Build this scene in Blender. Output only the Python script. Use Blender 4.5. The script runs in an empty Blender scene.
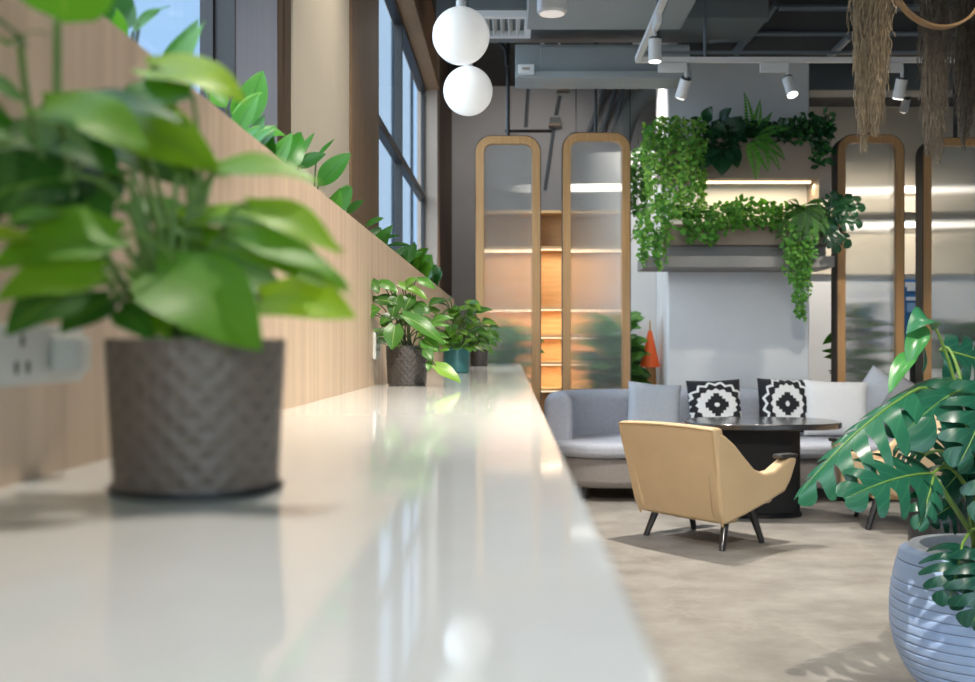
import bpy, math, random
from mathutils import Vector, Matrix
PI = math.pi
V = Vector
random.seed(7)
scn = bpy.context.scene
COL = scn.collection
CAMZ, F, VX, VY = 1.15, 1100.0, 513.0, 347.0

def at(px, py, Y):
    return V(((px - VX) * Y / F, Y, CAMZ - (py - VY) * Y / F))

# ------------------------------------------------------------------ materials
def nt(name):
    m = bpy.data.materials.new(name); m.use_nodes = True
    t = m.node_tree
    b = t.nodes['Principled BSDF']
    return m, t, b

def mat(name, col, rough=.5, metal=0, coat=0, spec=.5, var=0, scale=8, bump=0, bscale=60, stretch=(1, 1, 1), col2=None, det=4):
    m, t, b = nt(name)
    b.inputs['Base Color'].default_value = (*col, 1)
    b.inputs['Roughness'].default_value = rough
    b.inputs['Metallic'].default_value = metal
    b.inputs['Coat Weight'].default_value = coat
    b.inputs['Coat Roughness'].default_value = .08
    b.inputs['Specular IOR Level'].default_value = spec
    tc = t.nodes.new('ShaderNodeTexCoord'); mp = t.nodes.new('ShaderNodeMapping')
    mp.inputs['Scale'].default_value = stretch
    t.links.new(tc.outputs['Object'], mp.inputs['Vector'])
    if var or col2:
        n = t.nodes.new('ShaderNodeTexNoise'); n.inputs['Scale'].default_value = scale; n.inputs['Detail'].default_value = det
        n.inputs['Roughness'].default_value = .6
        t.links.new(mp.outputs[0], n.inputs['Vector'])
        r = t.nodes.new('ShaderNodeValToRGB')
        c2 = col2 or tuple(c * (1 - var) for c in col)
        r.color_ramp.elements[0].color = (*c2, 1); r.color_ramp.elements[0].position = .32
        r.color_ramp.elements[1].color = (*col, 1); r.color_ramp.elements[1].position = .68
        t.links.new(n.outputs['Fac'], r.inputs['Fac']); t.links.new(r.outputs['Color'], b.inputs['Base Color'])
    if bump:
        n2 = t.nodes.new('ShaderNodeTexNoise'); n2.inputs['Scale'].default_value = bscale; n2.inputs['Detail'].default_value = 3
        t.links.new(mp.outputs[0], n2.inputs['Vector'])
        bp = t.nodes.new('ShaderNodeBump'); bp.inputs['Strength'].default_value = bump; bp.inputs['Distance'].default_value = .01
        t.links.new(n2.outputs['Fac'], bp.inputs['Height']); t.links.new(bp.outputs['Normal'], b.inputs['Normal'])
    return m

def emit(name, col, s):
    m, t, b = nt(name)
    b.inputs['Base Color'].default_value = (*col, 1)
    b.inputs['Emission Color'].default_value = (*col, 1)
    b.inputs['Emission Strength'].default_value = s
    b.inputs['Roughness'].default_value = .3
    return m

def leafmat(name, c0, c1, c2, vein, rough=.35, trans=.35, veinw=.07):
    m, t, b = nt(name)
    N = t.nodes.new; L = t.links.new
    a = N('ShaderNodeAttribute'); a.attribute_name = 'leaf'
    s = N('ShaderNodeSeparateXYZ'); L(a.outputs['Vector'], s.inputs[0])
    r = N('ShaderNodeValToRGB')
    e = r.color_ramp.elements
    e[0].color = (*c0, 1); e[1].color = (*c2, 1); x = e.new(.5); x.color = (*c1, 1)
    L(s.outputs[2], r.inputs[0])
    # vein pattern of the leaf: midrib + side veins
    ab = N('ShaderNodeMath'); ab.operation = 'ABSOLUTE'; L(s.outputs[1], ab.inputs[0])
    lt = N('ShaderNodeMath'); lt.operation = 'LESS_THAN'; L(ab.outputs[0], lt.inputs[0]); lt.inputs[1].default_value = veinw
    ma = N('ShaderNodeMath'); ma.operation = 'MULTIPLY_ADD'; L(ab.outputs[0], ma.inputs[0]); ma.inputs[1].default_value = -.35; L(s.outputs[0], ma.inputs[2])
    mu = N('ShaderNodeMath'); mu.operation = 'MULTIPLY'; L(ma.outputs[0], mu.inputs[0]); mu.inputs[1].default_value = 44
    si = N('ShaderNodeMath'); si.operation = 'SINE'; L(mu.outputs[0], si.inputs[0])
    gt = N('ShaderNodeMath'); gt.operation = 'GREATER_THAN'; L(si.outputs[0], gt.inputs[0]); gt.inputs[1].default_value = .88
    g2 = N('ShaderNodeMath'); g2.operation = 'MULTIPLY'; L(gt.outputs[0], g2.inputs[0]); g2.inputs[1].default_value = .35
    mx = N('ShaderNodeMath'); mx.operation = 'MAXIMUM'; L(lt.outputs[0], mx.inputs[0]); L(g2.outputs[0], mx.inputs[1])
    mc = N('ShaderNodeMixRGB'); L(mx.outputs[0], mc.inputs[0]); L(r.outputs[0], mc.inputs[1]); mc.inputs[2].default_value = (*vein, 1)
    mv = N('ShaderNodeMath'); mv.operation = 'MULTIPLY'; L(mx.outputs[0], mv.inputs[0]); mv.inputs[1].default_value = .55
    L(mv.outputs[0], mc.inputs[0])
    L(mc.outputs[0], b.inputs['Base Color'])
    b.inputs['Roughness'].default_value = rough
    tr = N('ShaderNodeBsdfTranslucent')
    br = N('ShaderNodeMixRGB'); br.blend_type = 'MULTIPLY'; br.inputs[0].default_value = 1; L(mc.outputs[0], br.inputs[1]); br.inputs[2].default_value = (1.6, 1.5, .7, 1)
    L(br.outputs[0], tr.inputs['Color'])
    ms = N('ShaderNodeMixShader'); ms.inputs[0].default_value = trans
    L(b.outputs[0], ms.inputs[1]); L(tr.outputs[0], ms.inputs[2])
    L(ms.outputs[0], t.nodes['Material Output'].inputs['Surface'])
    return m

def glassmat(name, tint=(1, 1, 1), refl=.12):
    m, t, b = nt(name)
    N = t.nodes.new; L = t.links.new
    tr = N('ShaderNodeBsdfTransparent'); tr.inputs[0].default_value = (*tint, 1)
    gl = N('ShaderNodeBsdfGlossy'); gl.inputs['Roughness'].default_value = .02
    mx = N('ShaderNodeMixShader'); mx.inputs[0].default_value = .07; L(tr.outputs[0], mx.inputs[1]); L(gl.outputs[0], mx.inputs[2])
    L(mx.outputs[0], t.nodes['Material Output'].inputs['Surface'])
    return m

M = {}
M['oak'] = mat('oak_veneer', (.66, .50, .36), .45, var=0, col2=(.48, .345, .235), scale=3.2, stretch=(9, 9, .22), bump=.05, det=6)
M['counter'] = mat('white_quartz', (.80, .80, .77), .06, coat=0, var=.04, scale=30)
M['wall'] = mat('painted_plaster', (.62, .62, .62), .8, var=.06, scale=3, bump=.05)
M['walllilac'] = mat('grey_plaster', (.50, .50, .53), .85, var=.1, scale=2, bump=.06)
M['beige'] = mat('beige_plaster', (.60, .53, .42), .65, var=.06, scale=2)
M['brown'] = mat('brown_wood', (.27, .17, .10), .6, spec=.25, col2=(.18, .11, .06), scale=4, stretch=(10, 10, .4))
M['browndark'] = mat('dark_brown_wood', (.11, .07, .045), .6, spec=.25, col2=(.07, .045, .03), scale=4, stretch=(10, 10, .4))
M['bluegrey'] = mat('grey_stained_panel', (.34, .36, .46), .35, col2=(.26, .28, .37), scale=4, stretch=(14, 14, .4))
M['blackmetal'] = mat('black_metal', (.016, .016, .018), .4, metal=.3)
M['darkceil'] = mat('dark_ceiling_paint', (.075, .078, .078), .85, var=.2, scale=2)
M['duct'] = mat('grey_duct_paint', (.31, .345, .355), .6, var=.08, scale=2)
M['ductd'] = mat('dark_duct_paint', (.15, .17, .18), .6, var=.1, scale=2)
M['pipe'] = mat('grey_conduit', (.16, .19, .22), .4, metal=.2)
M['floor'] = mat('polished_concrete', (.325, .31, .285), .45, col2=(.195, .18, .163), scale=3.6, bump=.08, bscale=35, det=12)
def cracks(m):
    t = m.node_tree; N = t.nodes.new; L = t.links.new
    b = t.nodes['Principled BSDF']; src = b.inputs['Base Color'].links[0].from_socket
    tc = N('ShaderNodeTexCoord'); nz = N('ShaderNodeTexNoise'); nz.inputs['Scale'].default_value = 2.5; nz.inputs['Detail'].default_value = 5
    L(tc.outputs['Object'], nz.inputs['Vector'])
    ad = N('ShaderNodeVectorMath'); ad.operation = 'MULTIPLY_ADD'; L(nz.outputs['Color'], ad.inputs[0]); ad.inputs[1].default_value = (.7, .7, 0); L(tc.outputs['Object'], ad.inputs[2])
    vo = N('ShaderNodeTexVoronoi'); vo.feature = 'DISTANCE_TO_EDGE'; vo.inputs['Scale'].default_value = .75; L(ad.outputs[0], vo.inputs['Vector'])
    lt = N('ShaderNodeMapRange'); lt.inputs[1].default_value = 0; lt.inputs[2].default_value = .012; lt.inputs[3].default_value = .16; lt.inputs[4].default_value = 0; L(vo.outputs['Distance'], lt.inputs[0])
    mx = N('ShaderNodeMixRGB'); L(lt.outputs[0], mx.inputs[0]); L(src, mx.inputs[1]); mx.inputs[2].default_value = (.50, .46, .40, 1)
    L(mx.outputs[0], b.inputs['Base Color'])
cracks(M['floor'])
M['white'] = mat('white_paint', (.72, .72, .72), .4)
M['whiteplastic'] = mat('white_plastic', (.52, .53, .49), .35)
M['column'] = mat('grey_concrete_column', (.68, .68, .68), .75, col2=(.62, .62, .63), scale=1.5, bump=.05)
M['taupe'] = mat('taupe_concrete', (.35, .28, .23), .75, var=.12, scale=3, bump=.08)
M['shelfgrey'] = mat('grey_shelf_stone', (.27, .255, .24), .6, var=.1)
M['frame'] = mat('golden_oak_frame', (.54, .295, .115), .45, col2=(.42, .22, .08), scale=5, stretch=(12, 12, .5))
M['edge'] = mat('bronze_edge', (.07, .055, .045), .35, metal=.5)
M['sofa'] = mat('grey_boucle', (.39, .41, .47), .9, var=.12, scale=40, bump=.25, bscale=220)
M['sofabase'] = mat('taupe_sofa_base', (.25, .23, .22), .85, var=.1, scale=30, bump=.2, bscale=200)
M['cushgrey'] = mat('light_grey_linen', (.45, .48, .53), .9, var=.1, scale=60, bump=.2, bscale=250)
M['cushwhite'] = mat('white_linen', (.78, .77, .76), .9, var=.05, scale=60, bump=.15, bscale=250)
M['cushdark'] = mat('grey_mauve_linen', (.27, .255, .265), .9, var=.1, scale=60, bump=.2, bscale=250)
M['leather'] = mat('tan_leather', (.56, .405, .235), .45, var=.08, scale=5, bump=.08, bscale=300)
M['leatherseam'] = mat('tan_leather_piping', (.46, .32, .165), .45)
M['blackwood'] = mat('black_stained_wood', (.018, .018, .02), .35, coat=.2)
M['tablebase'] = mat('matt_black_base', (.013, .013, .014), .7, spec=.2)
M['tabletop'] = mat('black_table_top', (.02, .019, .019), .22, coat=.5)
M['potdark'] = mat('dark_grey_ceramic', (.062, .052, .046), .5, var=.15, scale=20)
M['pottaupe'] = mat('taupe_grey_pot', (.115, .095, .083), .5, var=.12, scale=20)
M['potteal'] = mat('teal_ceramic', (.03, .16, .165), .4, var=.15, scale=25)
M['potblue'] = mat('pale_blue_ceramic', (.40, .52, .72), .45, col2=(.29, .40, .63), scale=5, bump=.06, bscale=20)
M['potgroove'] = mat('pot_groove_glaze', (.13, .17, .25), .6)
M['potlip'] = mat('pot_lip_glaze', (.52, .55, .60), .5, var=.15, scale=8)
M['soil'] = mat('potting_soil', (.03, .022, .015), .95, var=.4, scale=60, bump=.6)
M['stem'] = mat('green_stem', (.14, .25, .045), .5, var=.2, scale=30)
M['stemdark'] = mat('dark_stem', (.06, .085, .03), .6)
M['trunk'] = mat('brown_stem', (.10, .07, .04), .8, var=.3, scale=30)
M['moss'] = mat('dry_moss', (.40, .31, .20), .95, var=.45, scale=30)
M['mossshade'] = mat('shaded_dry_moss', (.20, .16, .115), .95, var=.45, scale=30)  # same moss, darkened in colour for the bundles hanging in shade
M['hoop'] = mat('brown_cane', (.34, .20, .09), .5, var=.2, scale=10)
M['orange'] = mat('orange_lampshade', (.85, .13, .025), .6)
M['globe'] = emit('frosted_globe', (1, .985, .95), .24)
M['lens'] = emit('lamp_lens', (1, .95, .86), 4)
M['led'] = emit('led_strip', (1, .84, .58), 1.3)
M['tube'] = emit('tube_light', (1, .93, .84), 1.4)
M['shelfwood'] = mat('warm_shelf_wood', (.68, .44, .22), .5, col2=(.56, .35, .16), scale=4, stretch=(1, 8, 8))
M['blue'] = mat('blue_sign_face', (.03, .17, .46), .4)
M['signwhite'] = mat('sign_white', (.75, .82, .9), .5)
M['signpale'] = mat('sign_pale_blue', (.24, .45, .75), .5)
M['book'] = mat('book_cloth', (.35, .22, .12), .7)
M['streak'] = mat('pale_streak_tone', (.15, .18, .215), .8)
M['glass'] = glassmat('window_glass', (.93, .97, 1))
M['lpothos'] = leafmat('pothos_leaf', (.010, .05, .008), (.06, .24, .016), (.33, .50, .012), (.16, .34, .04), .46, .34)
M['lsmall'] = leafmat('pothos_small_leaf', (.018, .07, .012), (.055, .19, .02), (.25, .42, .05), (.30, .42, .14), .35, .3)
M['lledge'] = leafmat('ledge_leaf', (.010, .065, .012), (.035, .19, .016), (.14, .36, .025), (.02, .09, .012), .4, .3)
M['lmon'] = leafmat('monstera_leaf', (.006, .048, .034), (.018, .12, .062), (.085, .33, .045), (.06, .22, .10), .29, .18, .035)
M['lcreep'] = leafmat('creeper_leaf', (.015, .07, .012), (.075, .27, .03), (.30, .52, .10), (.20, .40, .08), .7, .3)
M['ldark'] = leafmat('dark_leaf', (.005, .028, .012), (.012, .07, .024), (.04, .16, .03), (.03, .10, .03), .35, .2)

def ribglass():
    m, t, b = nt('reeded_glass')
    b.inputs['Base Color'].default_value = (.93, .95, .94, 1)
    b.inputs['Transmission Weight'].default_value = .94
    b.inputs['Roughness'].default_value = .05
    b.inputs['IOR'].default_value = 1.27
    return m
M['ribglass'] = ribglass()

def potweave(name, c1, c2):
    # diamond lattice relief pressed into the ceramic pot
    m, t, b = nt(name)
    N = t.nodes.new; L = t.links.new
    tc = N('ShaderNodeTexCoord'); sp = N('ShaderNodeSeparateXYZ'); L(tc.outputs['Object'], sp.inputs[0])
    an = N('ShaderNodeMath'); an.operation = 'ARCTAN2'; L(sp.outputs[1], an.inputs[0]); L(sp.outputs[0], an.inputs[1])
    hs = []
    for sgn in (1, -1):
        k = N('ShaderNodeMath'); k.operation = 'MULTIPLY'; L(an.outputs[0], k.inputs[0]); k.inputs[1].default_value = 20
        z = N('ShaderNodeMath'); z.operation = 'MULTIPLY_ADD'; L(sp.outputs[2], z.inputs[0]); z.inputs[1].default_value = sgn * 270; L(k.outputs[0], z.inputs[2])
        s = N('ShaderNodeMath'); s.operation = 'SINE'; L(z.outputs[0], s.inputs[0]); hs.append(s)
    ad = N('ShaderNodeMath'); ad.operation = 'MAXIMUM'; L(hs[0].outputs[0], ad.inputs[0]); L(hs[1].outputs[0], ad.inputs[1])
    r = N('ShaderNodeValToRGB'); r.color_ramp.elements[0].color = (*c1, 1); r.color_ramp.elements[1].color = (*c2, 1)
    r.color_ramp.elements[0].position = .3; r.color_ramp.elements[1].position = 1
    L(ad.outputs[0], r.inputs[0]); L(r.outputs[0], b.inputs['Base Color'])
    bp = N('ShaderNodeBump'); bp.inputs['Strength'].default_value = .3; bp.inputs['Distance'].default_value = .003
    L(ad.outputs[0], bp.inputs['Height']); L(bp.outputs[0], b.inputs['Normal'])
    b.inputs['Roughness'].default_value = .42
    return m
M['weave1'] = potweave('taupe_lattice_pot', (.118, .090, .069), (.138, .107, .083))
M['weave2'] = potweave('charcoal_lattice_pot', (.044, .037, .033), (.052, .044, .039))

def medallion(name, k):
    # black and white woven medallion on the cushion face (object x, z in -1..1 of the half size)
    m, t, b = nt(name)
    N = t.nodes.new; L = t.links.new
    def math_(op, a, bb=None, c=None):
        n = N('ShaderNodeMath'); n.operation = op
        for i, v in enumerate((a, bb, c)):
            if v is None: continue
            if isinstance(v, (int, float)): n.inputs[i].default_value = v
            else: L(v, n.inputs[i])
        return n.outputs[0]
    tc = N('ShaderNodeTexCoord'); sp = N('ShaderNodeSeparateXYZ'); L(tc.outputs['Object'], sp.inputs[0])
    x = math_('MULTIPLY', sp.outputs[0], 1 / .215); z = math_('MULTIPLY', sp.outputs[2], 1 / .215)
    if k: x, z = z, x
    # ellipse radius
    zz = math_('MULTIPLY', z, 1.28)
    r = math_('SQRT', math_('ADD', math_('MULTIPLY', x, x), math_('MULTIPLY', zz, zz)))
    a = math_('ARCTAN2', zz, x)
    zig = math_('PINGPONG', math_('MULTIPLY', a, 16 / (2 * PI) * 2), 1)
    rz = math_('MULTIPLY_ADD', zig, -.16, r)
    w_out = math_('MULTIPLY', math_('LESS_THAN', rz, 1.02), math_('GREATER_THAN', rz, .90))
    w_in = math_('LESS_THAN', math_('MULTIPLY_ADD', zig, .10, r), .80)
    ax = math_('ABSOLUTE', x); az = math_('ABSOLUTE', z)
    sx = math_('SNAP', ax, .11); sz = math_('SNAP', az, .11)
    cross = math_('LESS_THAN', math_('ADD', sx, math_('MULTIPLY', sz, 1.15)), .40)
    dot = math_('LESS_THAN', r, .10)
    ins = math_('MAXIMUM', math_('MULTIPLY', w_in, math_('SUBTRACT', 1, cross)), dot)
    w = math_('MAXIMUM', ins, w_out)
    mx = N('ShaderNodeMixRGB'); L(w, mx.inputs[0]); mx.inputs[1].default_value = (.012, .012, .016, 1); mx.inputs[2].default_value = (.74, .74, .74, 1)
    L(mx.outputs[0], b.inputs['Base Color']); b.inputs['Roughness'].default_value = .9
    return m
M['med0'] = medallion('medallion_weave_wide', 0)
M['med1'] = medallion('medallion_weave_tall', 1)

# ------------------------------------------------------------------ mesh builder
class MB:
    def __init__(s): s.v = []; s.f = []; s.mi = []; s.a = []
    def add(s, vs, fs, mi=0, at_=None):
        o = len(s.v); s.v += [V(p) for p in vs]; s.f += [tuple(i + o for i in f) for f in fs]; s.mi += [mi] * len(fs)
        s.a += at_ if at_ else [(0, .5, .5)] * len(vs)
        return s
    def box(s, c, d, rz=0, mi=0, mtx=None):
        x, y, z = (k / 2 for k in d)
        p = [V((a * x, b * y, e * z)) for e in (-1, 1) for b in (-1, 1) for a in (-1, 1)]
        R = mtx or Matrix.Rotation(rz, 3, 'Z')
        p = [R @ q + V(c) for q in p]
        return s.add(p, [(0, 2, 3, 1), (4, 5, 7, 6), (0, 1, 5, 4), (2, 6, 7, 3), (0, 4, 6, 2), (1, 3, 7, 5)], mi)
    def b2(s, a, b, mi=0):
        return s.box([(i + j) / 2 for i, j in zip(a, b)], [abs(i - j) for i, j in zip(a, b)], mi=mi)
    def tube(s, path, r, n=8, mi=0, cap=True):
        path = [V(p) for p in path]; k = len(path)
        rs = r if isinstance(r, (list, tuple)) else [r] * k
        vs = []; fs = []
        prev = None
        for i, p in enumerate(path):
            d = (path[min(i + 1, k - 1)] - path[max(i - 1, 0)])
            if d.length < 1e-9: d = V((0, 0, 1))
            d.normalize()
            if prev is None:
                h = V((0, 0, 1)) if abs(d.z) < .9 else V((1, 0, 0))
                u = d.cross(h).normalized()
            else:
                u = (prev - d * prev.dot(d))
                u = u.normalized() if u.length > 1e-6 else d.orthogonal().normalized()
            prev = u; w = d.cross(u)
            vs += [p + (u * math.cos(2 * PI * j / n) + w * math.sin(2 * PI * j / n)) * rs[i] for j in range(n)]
        for i in range(k - 1):
            for j in range(n):
                fs.append((i * n + j, i * n + (j + 1) % n, (i + 1) * n + (j + 1) % n, (i + 1) * n + j))
        if cap: fs += [tuple(range(n))[::-1], tuple((k - 1) * n + j for j in range(n))]
        return s.add(vs, fs, mi)
    def cyl(s, p0, p1, r0, r1=None, n=20, mi=0): return s.tube([p0, p1], [r0, r0 if r1 is None else r1], n, mi)
    def lathe(s, prof, c=(0, 0, 0), n=40, mi=0, close=False):
        vs = []; fs = []; k = len(prof)
        for (r, z) in prof:
            vs += [V((c[0] + r * math.cos(2 * PI * j / n), c[1] + r * math.sin(2 * PI * j / n), c[2] + z)) for j in range(n)]
        for i in range(k - 1):
            for j in range(n):
                fs.append((i * n + j, i * n + (j + 1) % n, (i + 1) * n + (j + 1) % n, (i + 1) * n + j))
        if close:
            fs += [tuple(range(n))[::-1], tuple((k - 1) * n + j for j in range(n))]
        return s.add(vs, fs, mi)
    def prism(s, poly, z0, z1, mi=0):
        n = len(poly)
        vs = [V((x, y, z0)) for x, y in poly] + [V((x, y, z1)) for x, y in poly]
        fs = [tuple(range(n))[::-1], tuple(range(n, 2 * n))] + [(i, (i + 1) % n, n + (i + 1) % n, n + i) for i in range(n)]
        return s.add(vs, fs, mi)
    # ---- leaves
    def leaf(s, base, tip, w, up, shape='heart', droop=.12, fold=.18, tint=.5, n=8, wave=.02, bend=0, mi=0):
        base, tip, up = V(base), V(tip), V(up)
        d = tip - base; L = d.length
        if L < 1e-6: return s
        side = d.cross(up)
        if side.length < 1e-6: side = d.orthogonal()
        side.normalize(); nrm = side.cross(d).normalized()
        vs = []; fs = []; aa = []
        S = (-1, -.55, 0, .55, 1)
        ph = random.random() * 6
        for i in range(n + 1):
            t = i / n
            if shape == 'heart':
                wt = (math.sqrt(max(0, 1 - ((.27 - t) / .27) ** 2)) * .62 + .38 * (t / .27)) if t < .27 else math.cos((t - .27) / .73 * PI / 2) ** .85
                if i == 0: wt = .42
            elif shape == 'lance':
                wt = math.sin(PI * min(1, t ** .85)) ** .8 if 0 < t < 1 else 0
            elif shape == 'oval':
                wt = math.sqrt(max(0, 1 - (2 * t - 1) ** 2))
            else:
                wt = math.sin(PI * t ** .7) if 0 < t < 1 else .02
            c = base + d * t + nrm * (droop * L * 4 * t * (1 - t)) + side * bend * L * 4 * t * (1 - t)
            for q in S:
                back = -.14 * L * abs(q) * (1 - t) ** 5 if shape == 'heart' else 0
                p = c + side * (q * wt * w / 2) + nrm * (fold * abs(q) * wt * w / 2 + wave * L * math.sin(t * 8 + ph + q) * abs(q)) + d.normalized() * back
                vs.append(p); aa.append((t, q, tint))
        m = len(S)
        for i in range(n):
            for j in range(m - 1):
                fs.append((i * m + j, i * m + j + 1, (i + 1) * m + j + 1, (i + 1) * m + j))
        return s.add(vs, fs, mi, aa)
    def small(s, base, tip, w, up, tint=.5, mi=0):
        base, tip, up = V(base), V(tip), V(up)
        d = tip - base; side = d.cross(up)
        if side.length < 1e-9: side = d.orthogonal()
        side.normalize(); nrm = side.cross(d).normalized()
        a = base + d * .42
        vs = [base, a + side * w / 2 + nrm * w * .12, base + d * .75 + side * w * .33 + nrm * w * .06, tip, base + d * .75 - side * w * .33 + nrm * w * .06, a - side * w / 2 + nrm * w * .12, a]
        return s.add(vs, [(0, 1, 6), (0, 6, 5), (6, 1, 2, 3), (6, 3, 4, 5)], mi, [(0, 0, tint), (.4, 1, tint), (.7, .6, tint), (1, 0, tint), (.7, .6, tint), (.4, 1, tint), (.4, .2, tint)])
    def monstera(s, base, tip, w, up, droop=.12, side_droop=.35, tint=.5, lobes=6, mi=0, bend=0, gap=.42, wl=1, wr=1):
        base, tip, up = V(base), V(tip), V(up)
        d = tip - base; L = d.length
        side = d.cross(up).normalized(); nrm = side.cross(d).normalized(); dn = d.normalized()
        def wprof(t):
            t = min(max(t, 0), 1)
            return (.72 + .28 * math.sin(PI / 2 * t / .3)) if t < .3 else max(.0, math.cos((t - .3) / .7 * PI / 2)) ** .7
        def P(t, q, sg):
            ww = w / 2 * wprof(t) * (wl if sg < 0 else wr)
            tt = t + .20 * q * (1 - t * .6) - .16 * q * max(0, .25 - t) * 4
            c = base + d * tt + nrm * (droop * L * 4 * tt * (1 - tt)) + side * (bend * L * 4 * tt * (1 - tt))
            return c + side * (sg * q * ww * (1 - .12 * q)) - nrm * (side_droop * q * q * ww) + nrm * (.10 * ww * math.sin(q * PI))
        Q = (0, .2, .4, .6, .78, .92, 1)
        for sg in (-1, 1):
            for k in range(lobes):
                t0 = k / lobes; t1 = (k + 1) / lobes
                vs = []; aa = []; fs = []
                for q in Q:
                    g = 0 if q <= .2 else gap * ((q - .2) / .8) ** .45
                    if k == lobes - 1: g *= .5
                    if q == .4 and random.random() < .0: g = .2
                    rnd = 1 if q < .78 else math.sqrt(max(.02, 1 - ((q - .74) / .28) ** 2))
                    mid = (t0 + t1) / 2; h = (t1 - t0) / 2 * (1 - g) * rnd
                    for e in (-1, -.33, .33, 1):
                        vs.append(P(mid + e * h, q, sg)); aa.append((mid + e * h, sg * max(q, .001), tint))
                for i in range(len(Q) - 1):
                    for j in range(3):
                        fc = (i * 4 + j, i * 4 + j + 1, (i + 1) * 4 + j + 1, (i + 1) * 4 + j)
                        fs.append(fc if sg > 0 else fc[::-1])
                s.add(vs, fs, mi, aa)
        return s
    def fern(s, base, tip, w, up, tint=.5, n=16, droop=.15, mi=0):
        base, tip, up = V(base), V(tip), V(up)
        d = tip - base; L = d.length; side = d.cross(up).normalized(); nrm = side.cross(d).normalized()
        cs = [base + d * t + nrm * droop * L * 4 * t * (1 - t) for t in [i / n for i in range(n + 1)]]
        for i in range(1, n):
            t = i / n; ww = w / 2 * (math.sin(PI * t ** .6) ** .8)
            for sg in (-1, 1):
                s.small(cs[i], cs[i] + side * sg * ww + d.normalized() * ww * .35, L / n * 1.1, nrm, tint + random.uniform(-.1, .1), mi)
        return s
    def build(s, name, mats, parent=None, smooth=True, bevel=0, seg=2, local=False, subsurf=0, attr=False, auto=True):
        me = bpy.data.meshes.new(name)
        off = V((0, 0, 0)) if (parent is None or local) else wloc(parent)
        me.from_pydata([tuple(p - off) for p in s.v], [], s.f)
        if not isinstance(mats, (list, tuple)): mats = [mats]
        for m in mats: me.materials.append(m)
        for p, i in zip(me.polygons, s.mi): p.material_index = i; p.use_smooth = smooth
        if attr:
            a = me.attributes.new('leaf', 'FLOAT_VECTOR', 'POINT')
            a.data.foreach_set('vector', [c for q in s.a for c in q])
        me.update(); me.validate()
        o = bpy.data.objects.new(name, me); COL.objects.link(o)
        if parent: o.parent = parent
        if bevel:
            b = o.modifiers.new('bevel', 'BEVEL'); b.width = bevel; b.segments = seg; b.limit_method = 'ANGLE'; b.angle_limit = math.radians(35)
        if subsurf:
            b = o.modifiers.new('subsurf', 'SUBSURF'); b.levels = subsurf; b.render_levels = subsurf
        if smooth and auto and not attr:
            try: me.set_sharp_from_angle(angle=math.radians(38))
            except Exception: pass
        return o

def wloc(o):
    p = V(o.location)
    while o.parent: o = o.parent; p = p + V(o.location)
    return p
def tag(o, label, cat, group=None, kind=None):
    o['label'] = label; o['category'] = cat
    if group: o['group'] = group
    if kind: o['kind'] = kind
    return o
def thing(name, label, cat, loc, rz=0, group=None):
    o = bpy.data.objects.new(name, None); COL.objects.link(o)
    o.empty_display_size = .1
    o.location = loc; o.rotation_euler = (0, 0, rz)
    return tag(o, label, cat, group)
def struct(o):
    o['kind'] = 'structure'; return o
def copy_tree(o, parent=None):
    c = o.copy(); COL.objects.link(c)
    if parent: c.parent = parent
    for ch in [x for x in bpy.data.objects if x.parent == o]: copy_tree(ch, c)
    return c
def bez(p0, p1, p2, n=10):
    p0, p1, p2 = V(p0), V(p1), V(p2)
    return [p0 * (1 - t) ** 2 + p1 * 2 * t * (1 - t) + p2 * t * t for t in [i / n for i in range(n + 1)]]
def rrect(x0, y0, x1, y1, r, n=8):
    out = []
    for cx, cy, a0 in ((x1 - r, y1 - r, 0), (x0 + r, y1 - r, PI / 2), (x0 + r, y0 + r, PI), (x1 - r, y0 + r, 3 * PI / 2)):
        for i in range(n + 1):
            a = a0 + PI / 2 * i / n; out.append((cx + r * math.cos(a), cy + r * math.sin(a)))
    return out
U = random.uniform

# ------------------------------------------------------------------ setting
XL, XR, YF, YB, ZC = -.75, 6.6, -4.0, 13.5, 4.35
struct(MB().b2((XL - .4, YF - .2, -.1), (XR + .2, YB + .2, 0)).build('floor', M['floor'], smooth=False))
struct(MB().b2((XL - .4, YF - .2, ZC), (XR + .2, YB + .2, ZC + .15)).build('ceiling', M['darkceil'], smooth=False))
struct(MB().b2((XL - .2, YB, 0), (XR + .2, YB + .2, ZC)).build('wall_back', M['walllilac'], smooth=False))
struct(MB().b2((XR, YF, 0), (XR + .2, YB, ZC)).build('wall_right', M['wall'], smooth=False))
# left wall: parapet, piers, header with two glazed openings
w = MB()
w.b2((XL - .2, YF, 0), (XL, YB, 1.45))                 # parapet under windows
w.b2((XL - .2, YF, 3.7), (XL, 1.0, ZC)); w.b2((XL - .2, YF, 1.45), (XL, -2.6, 3.7))
w.b2((XL - .2, .2, 1.45), (XL, 1.0, 3.7))
struct(w.build('wall_left', M['beige'], smooth=False))
struct(MB().b2((XL - .09, 2.98, 1.45), (XL + .0, 3.5, ZC)).build('trim_1', M['bluegrey'], smooth=False))
struct(MB().b2((XL - .2, 3.5, 1.45), (XL + .004, 3.70, ZC)).b2((XL, 3.57, 1.45), (XL + .01, 3.61, ZC)).build('trim_2', M['browndark'], smooth=False, bevel=.004))
pc = MB().b2((XL - .2, 3.7, 1.45), (XL + .01, 4.58, ZC)).b2((XL - .2, 4.58, 1.45), (XL - .012, 5.12, ZC))
struct(pc.build('column_left', M['beige'], smooth=False))
struct(MB().b2((XL - .2, 5.12, 1.45), (XL + .0, 6.16, ZC)).build('trim_3', M['brown'], smooth=False, bevel=.006))
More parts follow.
